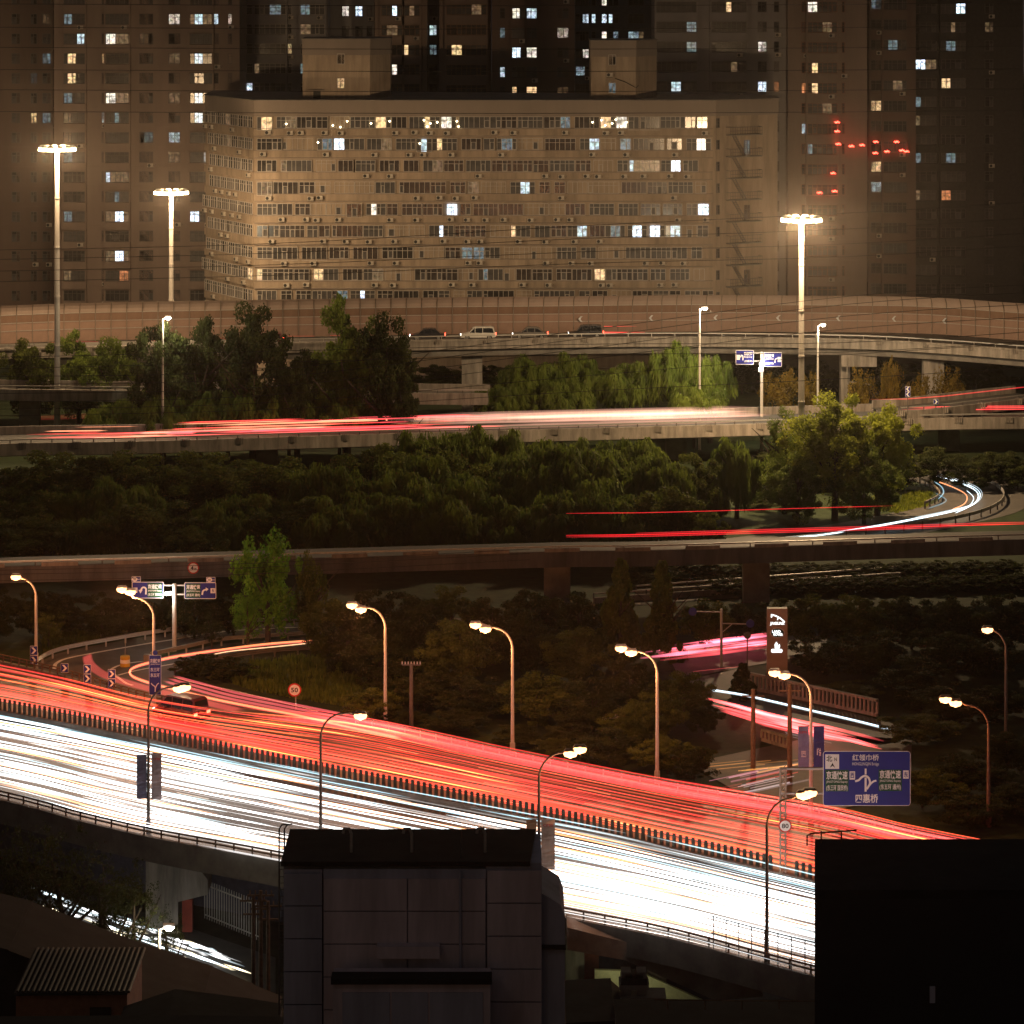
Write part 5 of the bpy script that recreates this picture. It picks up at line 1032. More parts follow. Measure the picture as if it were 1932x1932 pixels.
# ------------------------------------------------------------------ vehicles
tyre = mat('tyre_rubber', (.02, .02, .02), .8, bump=0); rim = mat('alloy_rim', (.4, .4, .4), .35, metal=.8, bump=0)
car_glass = mat('car_glass', (.02, .022, .025), .08, var=.1, bump=0, spec=.8)
tail_m = emit('tail_lamp', (1, .06, .03), 12, 'NONE'); head_m = emit('head_lamp', (1, .95, .85), 7, 'NONE')
def car(label, loc, rz, paint, L=4.6, Wd=1.8, Ht=1.48, kind='suv', roof=None, kindname='car', group='cars on the rear flyover'):
    """front towards local +X"""
    t = thing('parked_car' if False else kindname, label, 'van' if kindname == 'van' else 'car', loc, rz, group)
    l = L/2; hb = .78 if kind != 'van' else .95; gb = .28
    low = [(-l, gb+.12), (-l+.05, hb-.1), (-l+.12, hb+.02), (l-1.15 if kind != 'van' else l-.5, hb+.08), (l-.2, hb-.12), (l, hb-.28), (l-.02, gb+.06), (l-.3, gb), (-l+.3, gb)]
    cab = {'suv': [(-l+.12, hb), (-l+.32, Ht-.06), (-l+.7, Ht), (.25, Ht), (.65, Ht-.1), (l-1.05, hb+.06)],
           'sedan': [(-l+.55, hb), (-l+1.25, Ht-.05), (-l+1.6, Ht), (.2, Ht), (.5, Ht-.08), (l-1.15, hb+.06)],
           'van': [(-l+.04, hb), (-l+.16, Ht-.1), (-l+.4, Ht), (l-1.5, Ht), (l-1.2, Ht-.08), (l-.55, hb+.06)]}[kind]
    g = MB(); n = len(low); w = Wd/2
    rings = [(-w, .86), (-w+.06, 1), (w-.06, 1), (w, .86)]; vs = []
    cz_ = (gb+hb)/2
    for yy, s in rings: vs += [(x*(.985 if s < 1 else 1), yy, cz_+(z-cz_)*(s if s < 1 else 1)) for x, z in low]
    fs = [list(range(n)), [3*n+i for i in range(n)][::-1]]
    for r in range(3): fs += [(r*n+i, (r+1)*n+i, (r+1)*n+(i+1) % n, r*n+(i+1) % n) for i in range(n)]
    g.add(vs, fs)
    cx_ = sum(x for x, _ in cab)/len(cab); m = len(cab); top = []; bot = []
    def cabin(inset, sc): return [(cx_+(x-cx_)*sc, z) for x, z in cab]
    vs = []
    for yy in (-1, 1):
        for x, z in cab: f = (z-hb)/(Ht-hb); vs.append((x, yy*(w-.05-.17*f), z))
    g.add(vs, [list(range(m)), [m+i for i in range(m)][::-1]] + [(i, i+m, (i+1) % m+m, (i+1) % m) for i in range(m)])
    part('body', g, paint, t)
    gl = MB()
    for yy in (-1, 1):
        P = []; cxx = cx_; 
        for x, z in cab:
            z2 = hb+.1+(z-hb)/(Ht-hb)*(Ht-hb-.2); x2 = cxx+(x-cxx)*.9; f = (z2-hb)/(Ht-hb); P.append((x2, yy*(w-.05-.17*f+.012), z2))
        q = sorted(range(m), key=lambda i: 0); mid = .1
        for xa, xb in ((-9, -.62), (-.54, .35), (.43, 9)) if kind != 'van' else ((-9, -.9), (-.82, .2), (.28, 9)):
            cl = [(min(max(x, xa), xb), y, z) for x, y, z in P]
            if max(c[0] for c in cl)-min(c[0] for c in cl) > .1: gl.add(cl, [tuple(range(m))])
    # windscreens front and rear
    def quad(pa, pb, off):
        (xa, za), (xb, zb) = pa, pb; out = []
        for s, (x, z) in ((.12, pa), (.9, pb)):
            pass
        for t_ in (.12, .92):
            x = xa+(xb-xa)*t_; z = za+(zb-za)*t_; f = (z-hb)/(Ht-hb); hw = w-.12-.17*f; out.append([(x+off, -hw, z+.012), (x+off, hw, z+.012)])
        gl.add([out[0][0], out[0][1], out[1][1], out[1][0]], [(0, 1, 2, 3)])
    quad(cab[0], cab[1], -.015); quad(cab[-1], cab[-2], .015)
    part('window', gl, car_glass, t)
    wm = MB(); wm.tube([(0, -.1, 0), (0, .1, 0)], .32, 16, 0); wm.tube([(0, -.115, 0), (0, .115, 0)], .2, 12, 1); wm = wm.mesh('wheel', [tyre, rim])
    for x in (-l+.85, l-.9):
        for y in (-w+.08, w-.08): link('wheel', wm, t, (x, y, .32))
    tm = MB(); tm.box((0, 0, 0), (.08, .32, .2)); tm = tm.mesh('taillight', tail_m); hm = MB(); hm.box((0, 0, 0), (.12, .3, .14)); hm = hm.mesh('headlight', head_m)
    for y in (-w+.2, w-.2): link('taillight', tm, t, (-l-.0, y, hb-.12)); link('headlight', hm, t, (l-.08, y, hb-.24))
    g = MB(); g.box((-l-.02, 0, gb+.22), (.03, .5, .13)); part('number_plate', g, white, t)
    g = MB(); g.box((-l+.02, 0, gb+.1), (.14, Wd-.12, .2)); g.box((l-.03, 0, gb+.1), (.14, Wd-.12, .2)); part('bumper', g, black_m, t)
    for y in (-w-.08, w+.08): g = MB(); g.box((l-1.45, y, hb+.1), (.12, .2, .13)); part('mirror', g, paint, t)
    return t
pw = mat('white_car_paint', (.62, .60, .56), .3, var=.04, bump=0, spec=.6); pdk = mat('dark_car_paint', (.03, .03, .035), .25, var=.1, bump=0, spec=.6); pgr = mat('grey_car_paint', (.14, .13, .12), .3, var=.1, bump=0, spec=.6); prd = mat('wine_car_paint', (.10, .02, .02), .3, bump=0, spec=.6)
def flypt(px, f=.45):
    a = min(NA, key=lambda q: abs(966+q.x*F/q.y-px)); b = min(WA, key=lambda q: abs(966+q.x*F/q.y-px)); Y = a.y+(b.y-a.y)*f
    return ((px-966)*Y/F, Y, (a.z-.6)+(b.z-.02-a.z+.6)*f+.01)
car('white five-door car on the rear flyover beside the noise barrier', flypt(902, .45), math.pi+.02, pw, kind='suv', Ht=1.6)
car('dark saloon peeping out behind the tallest poplar on the rear flyover', flypt(806, .45), math.pi+.02, pdk, kind='sedan')
car('grey saloon between the white car and the rightmost dark car on the rear flyover', flypt(1000, .45), math.pi+.02, pgr, kind='sedan')
car('dark tall car at the right end of the queue on the rear flyover', flypt(1105, .45), math.pi, pdk, kind='suv', Ht=1.65)
car('wine-coloured car glimpsed through the poplars on the rear flyover', flypt(500, .3), math.pi+.03, prd, kind='suv')
p = on(342, 1358, 0); dirf = math.atan2(ymed(p.x)-ymed(p.x-4), 4)
car('dark red van stopped on the red carriageway near the left, seen from behind', (p.x, p.y, 0.01), dirf+math.pi, mat('maroon_van_paint', (.12, .02, .02), .3, bump=0, spec=.6), L=4.4, Wd=1.85, Ht=1.95, kind='van', kindname='van', group=None)

# ------------------------------------------------------------------ light trails
class Trails:
    def __init__(s): s.V = []; s.Fc = []; s.Cc = []
    def add(s, P, r, col, fade0=True, fade1=True, flat=1.0):
        n = len(P); b = len(s.V)
        for i, p in enumerate(P):
            t = Vector(P[min(i+1, n-1)])-Vector(P[max(i-1, 0)]); t.z = 0; t.normalize(); nn = Vector((-t.y, t.x, 0))
            tp = .35 if (i == 0 or i == n-1) else 1
            for k in range(4):
                a = math.pi/2*k; q = Vector(p)+nn*math.cos(a)*r*flat*tp+Vector((0, 0, math.sin(a)*r*tp)); s.V.append(tuple(q))
                f = 1.0
                if i == 0 and fade0: f = .15
                if i == n-1 and fade1: f = .15
                s.Cc.append((col[0]*f, col[1]*f, col[2]*f, 1))
        for i in range(n-1):
            for k in range(4): a = b+i*4+k; c = b+i*4+(k+1) % 4; s.Fc.append((a, c, c+4, a+4))
        s.Fc.append((b, b+1, b+2, b+3)); e = b+(n-1)*4; s.Fc.append((e+3, e+2, e+1, e))
    def build(s, name, m, label, cat):
        me = bpy.data.meshes.new(name); me.from_pydata(s.V, [], s.Fc); at_ = me.color_attributes.new('glow', 'FLOAT_COLOR', 'POINT')
        at_.data.foreach_set('color', np.array(s.Cc, np.float32).ravel()); me.materials.append(m); o = link(name, me); return tag(o, label, cat, kind='stuff')
tm_red = trailmat('taillight_glow', 1.0); tm_wh = trailmat('headlight_glow', 1.0)
R_ = random.Random(21)
def lanefn(f, side, wob=0.0, ph=0.0):
    if side > 0: return lambda x: ymed(x)+(f+wob*math.sin(x*.07+ph))*(yfar(x)-ymed(x))
    return lambda x: ymed(x)-(f+wob*math.sin(x*.07+ph))*(ymed(x)-ynear(x))
def pathx(xa, xb, fn, z, dz=0):
    n = max(2, int(abs(xb-xa)/2.5)+1); return [(x, fn(x), z) for x in np.linspace(xa, xb, n)]
red = Trails()
REDC = [(1, .05, .035), (1, .045, .045), (1, .08, .07), (1, .14, .04), (1, .04, .03)]
for lane in (.13, .37, .61, .85):
    for v in range(30 if lane < .8 else 20):
        f = lane+R_.gauss(0, .035); x0 = R_.uniform(-75, 24); ln = R_.choice([8, 16, 26, 40, 60, 80]); x1 = min(42, x0+ln); x0 = max(x0, -52)
        if x1-x0 < 3: continue
        if lane > .8 and x0 < -22: x0 = -22+R_.uniform(0, 6)
        if x1-x0 < 3: continue
        z = R_.choice([.75, .85, .95, 1.05]); c = R_.choice(REDC); s = R_.choice([.12, .22, .4, .8]); r = R_.choice([.014, .022, .034, .05])
        ph = R_.uniform(0, 6)
        for off in (-.055, .055):
            red.add(pathx(x0, x1, lanefn(f+off, 1, .012, ph), z), r, tuple(q*s for q in c), flat=1.6)
        if R_.random() < .2: red.add(pathx(max(x0, -50), min(x0+R_.uniform(5, 12), 40), lanefn(f, 1, .012, ph), z+.1), .04, (1.3, .5, .12), flat=1.5)
        if R_.random() < .22: red.add(pathx(x0, x1, lanefn(f, 1, .012, ph), 1.5), .025, tuple(q*.6 for q in c))
for i in range(7):   # the heavy joined band from the slip road
    f = .80+i*.022; red.add(pathx(-20+i*.8, 42, lanefn(f, 1, .006, i), .8+.03*i), .06, (.34, .045, .045), flat=1.7)
HP = [(590, 1208), (500, 1215), (414, 1226), (330, 1239), (290, 1248), (258, 1257), (245, 1266), (252, 1277), (285, 1289), (330, 1301), (400, 1318), (480, 1334), (560, 1349), (660, 1372), (760, 1393)]
for off, s, r in ((0, 1.3, .07), (-7, .7, .05), (5, .4, .07), (-3, .5, .04)):
    red.add(smooth([on(x, y-off*.35, .8) for x, y in HP][(2 if off == 5 else 0):], 6), r, (s*.6, s*.6*(.28 if off == 0 else .14), s*.06), flat=1.1)
for off in (6, 12, 18):
    red.add(smooth([on(x+off*1.5, y-off*.8, .8) for x, y in [(300, 1290), (360, 1306), (420, 1322), (520, 1342), (640, 1366), (760, 1390)]], 5), .10, (.34, .045, .05), flat=1.6)
red.add(smooth([on(x, y, .8) for x, y in [(400, 1235), (440, 1228), (520, 1220), (588, 1213)]], 5), .04, (.9, .5, .25))
for k in range(7):    # faint broad sweep of one lorry coming off the outer slip road
    red.add(smooth([on(x+k*2.2, y-k*1.0, .9) for x, y in [(157, 1238), (163, 1256), (190, 1276), (240, 1293), (300, 1309), (370, 1326), (450, 1345)]], 6), .07, (.12, .014, .012), flat=1.5)
# flyovers
def chain(base, px0, px1, off, z, n=12):
    a = np.array([(966+q.x*F/q.y, q.x, q.y, q.z) for q in base]); a = a[np.argsort(a[:, 0])]; out = []
    for px in np.linspace(px0, px1, n):
        y = float(np.interp(px, a[:, 0], a[:, 2]))+off; out.append(((px-966)*y/F, y, float(np.interp(px, a[:, 0], a[:, 3]))+z))
    return out
for i in range(60):
    l = R_.choice([60, 120, 240, 420]); a = R_.uniform(20, 840); b = min(a+l, 960); a = max(a, 50)
    off = R_.choice([2.0, 2.5, 4.8, 5.4, 7.8]) + R_.uniform(-.5, .5)
    if a < 300 and off > 6: off -= 3
    s = R_.choice([.25, .5, 1.0]); red.add(chain(NC, a, b, off, R_.choice([-.35, -.25, -.1, .5]) if off < 6 else R_.uniform(-.3, .4), 8), R_.choice([.04, .06, .09]), R_.choice([(s, s*.07, s*.06), (s, s*.09, s*.1), (s*.9, s*.3, s*.15)]))
for i in range(46):
    a = R_.uniform(700, 1200); b = 1445+R_.uniform(-80, 10); off = R_.uniform(1.5, 9.6); s = R_.uniform(.04, .11); red.add(chain(NC, a, b, off, R_.uniform(-.4, .3), 10), R_.choice([.1, .16, .22]), (s, s*.5, s*.36))
for j in range(3): red.add(chain(NC, 1700, 1990, 4+j*.5, -.1+.12*j, 6), .045, (.8, .05, .05))
red.add(chain(NB2, 1640, 1990, 5, .2, 6), .06, (.4, .02, .02))
for dz, a, b, s in ((2.35, 1068, 1690, .9), (.35, 1068, 1990, 1.1), (.5, 1200, 1990, .6), (.2, 1068, 1800, .7)): red.add(chain(ND, a, b, 3.2, dz, 10), .03 if dz > 2 else .05, (s*.55, .012, .015), fade0=False)
Pq = flypt(1120, .45)
for dz, r, ln in ((.78, .09, 6.6), (1.55, .04, 5.5), (.7, .06, 6.2)): red.add([(Pq[0]+1.3, Pq[1]-.9, Pq[2]+dz), (Pq[0]+ln, Pq[1]-.9, Pq[2]+dz)], r, (1.6, .06, .06), fade0=False)
for i in range(10):
    px = R_.uniform(60, 760); q = flypt(px, R_.uniform(.2, .5)); red.add([(q[0], q[1], q[2]+.8), (q[0]+R_.uniform(1, 5), q[1], q[2]+.8)], .07, (1.2, .05, .04))
for i in range(5): red.add([tuple(on(60, 784+i*2, .5)), tuple(on(162, 781+i*2, .5))], .08, (.5, .05, .03))
# streets at right
for i in range(34):
    t_ = R_.random(); xa = R_.uniform(1200, 1400); ya = 1238-.115*(xa-1262)-30*t_+26*(1-t_)*0; yb0 = R_.uniform(0, 48)
    xb = min(1475, xa+R_.uniform(80, 220)); y_a = 1214+yb0*.62-(xa-1262)*.12; y_b = 1214+yb0*.62-(xb-1262)*.12
    s = R_.choice([.25, .5, 1.0]); red.add([tuple(on(xa, y_a, .8)), tuple(on((xa+xb)/2, (y_a+y_b)/2, .8)), tuple(on(xb, y_b, .8))], R_.choice([.06, .1, .15]), R_.choice([(s, s*.1, s*.12), (s, s*.2, s*.3)]))
red.add([tuple(on(1308, 1267, .7)), tuple(on(1402, 1257, .7))], .06, (1.4, .2, .18))
BR = [(1325, 1312), (1380, 1325), (1440, 1343), (1520, 1362), (1600, 1378), (1668, 1396)]
for i in range(22):
    a = R_.uniform(0, .5); b = a+R_.uniform(.3, .6); off = R_.uniform(-2, 26); xs = np.linspace(1325+a*340, min(1668, 1325+b*340), 6)
    s = R_.choice([.4, .8, 1.3]); red.add([tuple(on(x, float(np.interp(x, [q[0] for q in BR], [q[1] for q in BR]))+off, .8)) for x in xs], R_.choice([.05, .08, .12]), (s, s*.1, s*.1))
for i in range(26):
    xa = R_.uniform(1320, 1430); xb = xa+R_.uniform(50, 140); ya = R_.uniform(1432, 1502); s = R_.choice([.4, .8, 1.4]); sl = -.10 if ya < 1455 else -.22
    c = (s*1.2, s*.5, s*.12) if ya < 1462 else R_.choice([(s, s*.12, s*.1), (s, s*.8, s*.8), (s, s*.35, s*.45)]); red.add([tuple(on(xa, ya, .8)), tuple(on(xb, ya+sl*(xb-xa), .8))], R_.choice([.06, .1, .16]), c)
red.build('taillight_trails', tm_red, 'long red streaks drawn by tail lights along the carriageways and flyovers', 'light trails')
wh = Trails()
WC = [(1, 1, 1), (.86, .97, 1), (.8, .95, 1), (1, .93, .85), (1, .97, .93)]
for lane, cnt in ((.20, 36), (.38, 42), (.56, 44), (.74, 42), (.88, 30), (.955, 12)):
    for v in range(cnt):
        x0 = R_.uniform(-70, 20); right = x0 > -8; ln = R_.choice([3, 6, 10, 18, 30]) if not right else R_.choice([9, 16, 26]); x1 = min(36, x0+ln); x0 = max(x0, -46)
        if x1-x0 < 2: continue
        f = lane+R_.gauss(0, .040); s = R_.choice([.15, .4, .9, 2.0]); c = R_.choice(WC); ph = R_.uniform(0, 6); r = R_.choice([.014, .024, .038, .06])
        for off in (-.05, .05): wh.add(pathx(x0, x1, lanefn(f+off, -1, .012, ph), R_.choice([.55, .65, .75])), r, tuple(q*s for q in c), flat=1.7)
        if R_.random() < .3: wh.add(pathx(x0, x1, lanefn(f, -1, .02, ph), R_.uniform(.4, 1.3)), .05, (1.0, .42, .17), flat=1.4)
        if R_.random() < .35: wh.add(pathx(x0, x1, lanefn(f, -1, .02, ph), R_.uniform(1.0, 1.8)), .04, (.35, .55, .62), flat=1.4)
WL = [(1731, 890), (1785, 903), (1832, 920), (1846, 935), (1835, 952), (1801, 964), (1720, 981), (1620, 999), (1515, 1014), (1448, 1022)]
for off, r, s, rng_ in ((0, .06, 1.2, (0, 10)), (3.5, .045, 1.0, (1, 10)), (-9, .05, .9, (2, 6)), (7, .03, .5, (0, 7))):
    wh.add(smooth([on(x+(off if i < 5 else 0), y-(off*.5), .7) for i, (x, y) in enumerate(WL)][rng_[0]:rng_[1]], 6), r, (s*.75, s*.92, s))
wh.add(smooth([on(x, y, .7) for x, y in [(1760, 905), (1800, 920), (1823, 934), (1820, 950), (1795, 962)]], 6), .06, (.9, .3, .12))
for pts, s in (([(1760, 907), (1776, 918), (1780, 930), (1770, 942)], .35), ([(1765, 930), (1785, 945), (1750, 960)], .15)): wh.add(smooth([on(x, y, .7) for x, y in pts], 6), .07, (s*.5, s*.85, s))
for off, s in ((0, 1.9), (2, .9)):
    wh.add(smooth([on(x, y+off, .9) for x, y in [(1330, 1299), (1400, 1310), (1450, 1321), (1540, 1342), (1610, 1358), (1682, 1376)]], 5), .05, (s*.4, s*.5, s*.55))
for i in range(8):
    xa = R_.uniform(1480, 1520); ya = R_.uniform(1376, 1392); wh.add([tuple(on(xa, ya, .8)), tuple(on(xa+60, ya+14, .8))], .09, (.45, .38, .38))
def st(px, d, z=-7.4):    # side street below at bottom left; d = metres nearer
    return on(px, 1690+(px-60)*.345+d, z)
for i in range(70):
    a = R_.uniform(50, 440); b = min(478, a+R_.choice([20, 40, 90])); d = R_.choice([-14, -4, 8, 20])+R_.uniform(-5, 5); s = R_.choice([.5, 1, 2.2])
    wh.add([tuple(st(a, d)), tuple(st((a+b)/2, d)), tuple(st(b, d))], R_.choice([.04, .07, .1]), R_.choice([(s, s, s), (s, s*.85, s*.55), (s*.8, s*.95, s)]))
for px0, s in ((60, 1.0), (90, .8)):
    wh.add(chain(NC, px0+20, 480, .9, -.75, 12), .08, (.5*s, .65*s, .8*s)); wh.add(chain(NC, 480+px0, 860, 1.1, -.7, 12), .09, (1.0*s, 1.0*s, 1.0*s))
wh.build('headlight_trails', tm_wh, 'long white streaks drawn by headlights along the near carriageway and ramps', 'light trails')

# ------------------------------------------------------------------ under the bridge, bottom left and bottom right
t = thing('bridge_pier', 'tan bridge pier with a wide angled head beside the side street', 'bridge pier'); g = MB()
Yp = 219; g.prism([(at(275, 0, Yp).x, at(0, 1668, Yp).z), (at(275, 0, Yp).x, -8), (at(336, 0, Yp).x, -8), (at(336, 0, Yp).x, at(0, 1702, Yp).z), (at(392, 0, Yp).x, at(0, 1688, Yp).z), (at(392, 0, Yp).x, at(0, 1660, Yp).z), (at(340, 0, Yp).x, -1.95), (at(275, 0, Yp).x, -1.95)], Yp, Yp+3, 'y'); part('pier', g, tan_cloth if False else concrete, t)
g = MB(); a, b = at(341, 1705, Yp-.5), at(360, 1760, Yp-.5); g.box(((a.x+b.x)/2, Yp+.8, (a.z-8)/2), (b.x-a.x, .8, a.z+8)); tag(part('red_column', g, mat('red_paint', (.30, .05, .03), .7)), 'red painted column beside the tan pier under the bridge', 'column')
t = thing('iron_fence', 'dark upright bar fence under the bridge left of the foreground building', 'fence'); g = MB(); a, b = on(364, 1738, -5.5), on(478, 1752, -5.5)
P = [Vector((a.x, 222, -8)), Vector((b.x, 217, -8))]
for p in resample(P, .32): pass
fm = MB(); fm.box((0, 0, 1.55), (.06, .06, 2.7), top=.7); fm = fm.mesh('bar', steel)
for p in resample(P, .3): link('bar', fm, t, tuple(p))
g = MB(); g.sweep(P, [(.03, .5), (-.03, .5), (-.03, .42), (.03, .42)]); g.sweep(P, [(.03, 2.6), (-.03, 2.6), (-.03, 2.52), (.03, 2.52)]); part('rail', g, steel, t)
g = MB(); S_ = [st(px, d_, -7.97) for px, d_ in ((-60, -42), (520, -42), (520, 60), (-60, 60))]; g.add(S_, [(0, 3, 2, 1)]); struct('side_street', g, asphalt2)
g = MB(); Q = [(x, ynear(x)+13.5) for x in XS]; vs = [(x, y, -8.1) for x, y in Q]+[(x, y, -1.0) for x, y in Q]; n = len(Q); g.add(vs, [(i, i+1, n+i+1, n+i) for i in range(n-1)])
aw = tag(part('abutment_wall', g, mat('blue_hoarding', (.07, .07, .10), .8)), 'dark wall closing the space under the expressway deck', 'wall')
for i, px in enumerate([1085, 1240]):
    a = at(px, 1800, 202); g = MB(); g.box((a.x, 203, -5), (1.2, 1.2, 6.15)); tag(part('bridge_column', g, [concrete, concrete][i]), ['brownish column under the bridge right of the foreground building', 'column under the bridge behind the vent stack'][i], 'column')
g = MB(); a, b = at(1068, 1798, 204.5), at(1130, 1850, 204.5); g.box(((a.x+b.x)/2, 204.8, -5.1), (b.x-a.x, .3, 5.9)); tag(part('red_wall', g, mat('dull_red_wall', (.22, .07, .05), .85)), 'dull red wall under the bridge beside the foreground building', 'wall')
g = MB(); a, b = at(1122, 1830, 201), at(1345, 1888, 201); g.prism([(a.x, -9), (a.x, a.z), (at(1205, 0, 201).x, a.z-.1), (at(1345, 0, 201).x, b.z-.3), (at(1345, 0, 201).x, -9)], 201, 201.3, 'y'); tag(part('lit_wall', g, mat('cream_wall', (.55, .50, .32), .8)), 'pale yellow lit wall under the bridge behind the vent stack', 'wall')
point('underpass_lamp', (at(1190, 0, 199).x, 198.2, -4.2), (.95, 1, .55), 90, .3)
g = MB(); q0, q1 = at(1070, 1760, 193), at(1440, 1880, 193)
g.prism([(q0.x, at(0, 1750, 193).z), (at(1400, 0, 193).x, at(0, 1832, 193).z), (at(1440, 0, 193).x, at(0, 1880, 193).z), (at(1350, 0, 193).x, at(0, 1888, 193).z), (at(1180, 0, 193).x, at(0, 1812, 193).z), (q0.x, at(0, 1792, 193).z)], 193, 197, 'y')
tag(part('ramp_beam', g, concrete_dark), 'dark haunched ramp beam descending under the near edge of the expressway', 'bridge beam')
t = thing('safety_screen', 'tall thin wire screen on the near parapet at lower right', 'fence'); P = [Vector(q) for q in NP if 11 < q.x < 21]; g = MB()
for p in resample(P, 1.0): g.tube([(p.x, p.y-.25, 0), (p.x, p.y-.25, 2.3)], .035, 5)
g.sweep(P, [(.2, 2.3), (.14, 2.3), (.14, 2.24), (.2, 2.24)]); g.sweep(P, [(.2, 1.3), (.14, 1.3), (.14, 1.24), (.2, 1.24)]); part('post', g, rust, t)

# ------------------------------------------------------------------ foreground roofs
YF = 120.0; kf = F/YF
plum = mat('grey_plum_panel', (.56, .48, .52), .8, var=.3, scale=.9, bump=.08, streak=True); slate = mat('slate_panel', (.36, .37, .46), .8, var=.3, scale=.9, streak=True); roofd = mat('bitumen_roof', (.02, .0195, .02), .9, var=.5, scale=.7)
fb = thing('rooftop_building', 'dark panelled building block in the foreground centre covering part of the white traffic', 'building')
def fx(px, Y=YF): return (px-966)*Y/F
def fz(py, Y=YF): return H-(py-Y0)*Y/F
zb_, ztf = 2.0, fz(1640)
g = MB(); g.box(((fx(610)+fx(917))/2, YF+2, (zb_+ztf)/2), (fx(917)-fx(610), 4, ztf-zb_)); g.box(((fx(917)+fx(1022))/2, YF+2.1, (zb_+ztf)/2+.1), (fx(1022)-fx(917), 4.0, ztf-zb_+.2)); part('wall', g, slate, fb)
g = MB(); g.box(((fx(535)+fx(608))/2, YF+2.05, (zb_+ztf)/2), (fx(608)-fx(535)+.0, 4, ztf-zb_-.05)); part('wall', g, slate, fb)
g = MB(); g.prism([(fx(530), YF-.05), (fx(1000), YF-.05), (fx(1012), YF+4.4), (fx(532), YF+4.4)], ztf+.12, ztf+.3, 'z'); part('roof', g, roofd, fb)
g = MB()
for a, b in ((530, 720), (720, 880), (880, 1015)): g.box(((fx(a)+fx(b))/2, YF+4.2, fz(1606, YF+4.2)+(.03 if a == 720 else 0)), (fx(b)-fx(a), .25, .8))
part('parapet', g, roofd, fb)
pan_ = {}
def fpanel(pa, pb, ya, yb, m, dy=0):
    x0_, x1_ = fx(pa), fx(pb); z0_, z1_ = fz(yb), fz(ya); g = MB(); g.box(((x0_+x1_)/2, YF-.06+dy, (z0_+z1_)/2), (x1_-x0_-.015, .12, z1_-z0_-.03)); part('panel', g, m, fb)
for col, y00, m in (((536, 608), 1645, slate), ((611, 768), 1655, plum), ((770, 868), 1655, plum), ((870, 916), 1655, plum), ((919, 1022), 1640, plum)):
    y = y00+(0 if col[0] != 919 else 0)
    while y < 2000: fpanel(col[0], col[1], y+1, min(y+61, 2010)+1, m, random.uniform(-.01, .01)); y += 62
g = MB(); a = (fx(712)+fx(830))/2; g.box((a, YF-.35, fz(1788)), (fx(830)-fx(712), .5, .45)); part('vent_hood', g, plum, fb)
g = MB(); g.tube([(fx(868), YF-.2, fz(1640)), (fx(870), YF-.2, fz(1932))], .05, 6); part('downpipe', g, slate, fb)
for px in (650, 765, 905): g = MB(); g.tube([(fx(px+10), YF+1.2, ztf+.25), (fx(px+10), YF+1.2, ztf+1.0), (fx(px+6), YF+1.2, ztf+1.2), (fx(px-4), YF+1.2, ztf+1.2), (fx(px-6), YF+1.2, ztf+1.02)], .06, 6); part('vent_pipe', g, steel, fb)
g = MB(); g.tube([(fx(870), YF+.6, ztf+.2), (fx(870), YF+.6, ztf+1.3)], .03, 5); part('aerial', g, dark_pole, fb)
# service ladder with hoops at the left corner
t = thing('roof_ladder', 'hooped service ladder at the left corner of the foreground building', 'ladder'); g = MB()
for px in (523, 533):
    g.tube([(fx(px), YF+1, fz(1932)), (fx(px), YF+1, fz(1578)), (fx(px)+(.1 if px < 530 else .1), YF+1.1, fz(1571)), (fx(px)+.25, YF+1.4, fz(1575))], .03, 6)
for i in range(26): g.tube([(fx(523), YF+1, fz(1590+i*13)), (fx(533), YF+1, fz(1590+i*13))], .018, 4)
part('ladder', g, dark_pole, t)
# lower annex with doors
t = thing('lower_annex', 'low annex with pale surround and dark shutters against the foreground building', 'building'); YA = 118.0
def ax_(px): return (px-966)*YA/F
def az_(py): return H-(py-Y0)*YA/F
g = MB(); g.box(((ax_(628)+ax_(925))/2, YA+.6, (2+az_(1846))/2), (ax_(925)-ax_(628), 1.2, az_(1846)-2)); part('wall', g, plum, t)
g = MB(); g.box(((ax_(625)+ax_(928))/2, YA+.15, az_(1848)), (ax_(928)-ax_(625), .8, .22)); part('roof', g, roofd, t)
for a, b in ((645, 736), (738, 808), (810, 912)): g = MB(); g.box(((ax_(a)+ax_(b))/2, YA-.02, (az_(1872)+az_(2010))/2), (ax_(b)-ax_(a)-.04, .08, az_(1872)-az_(2010))); part('shutter', g, slate, t)
# right lower wing of the foreground building
t = thing('side_block', 'lower dark block stepping down at the right of the foreground building', 'building'); g = MB()
g.prism([(fx(1022), 2), (fx(1022), fz(1690)), (fx(1040), fz(1700)), (fx(1058), fz(1712)), (fx(1066), fz(1735)), (fx(1066), 2)], YF+.3, YF+4, 'y'); part('wall', g, slate, t)
g = MB(); g.box(((fx(1022)+fx(1068))/2, YF+.2, fz(1790)), (fx(1068)-fx(1022), .3, .12)); part('ledge', g, roofd, t)
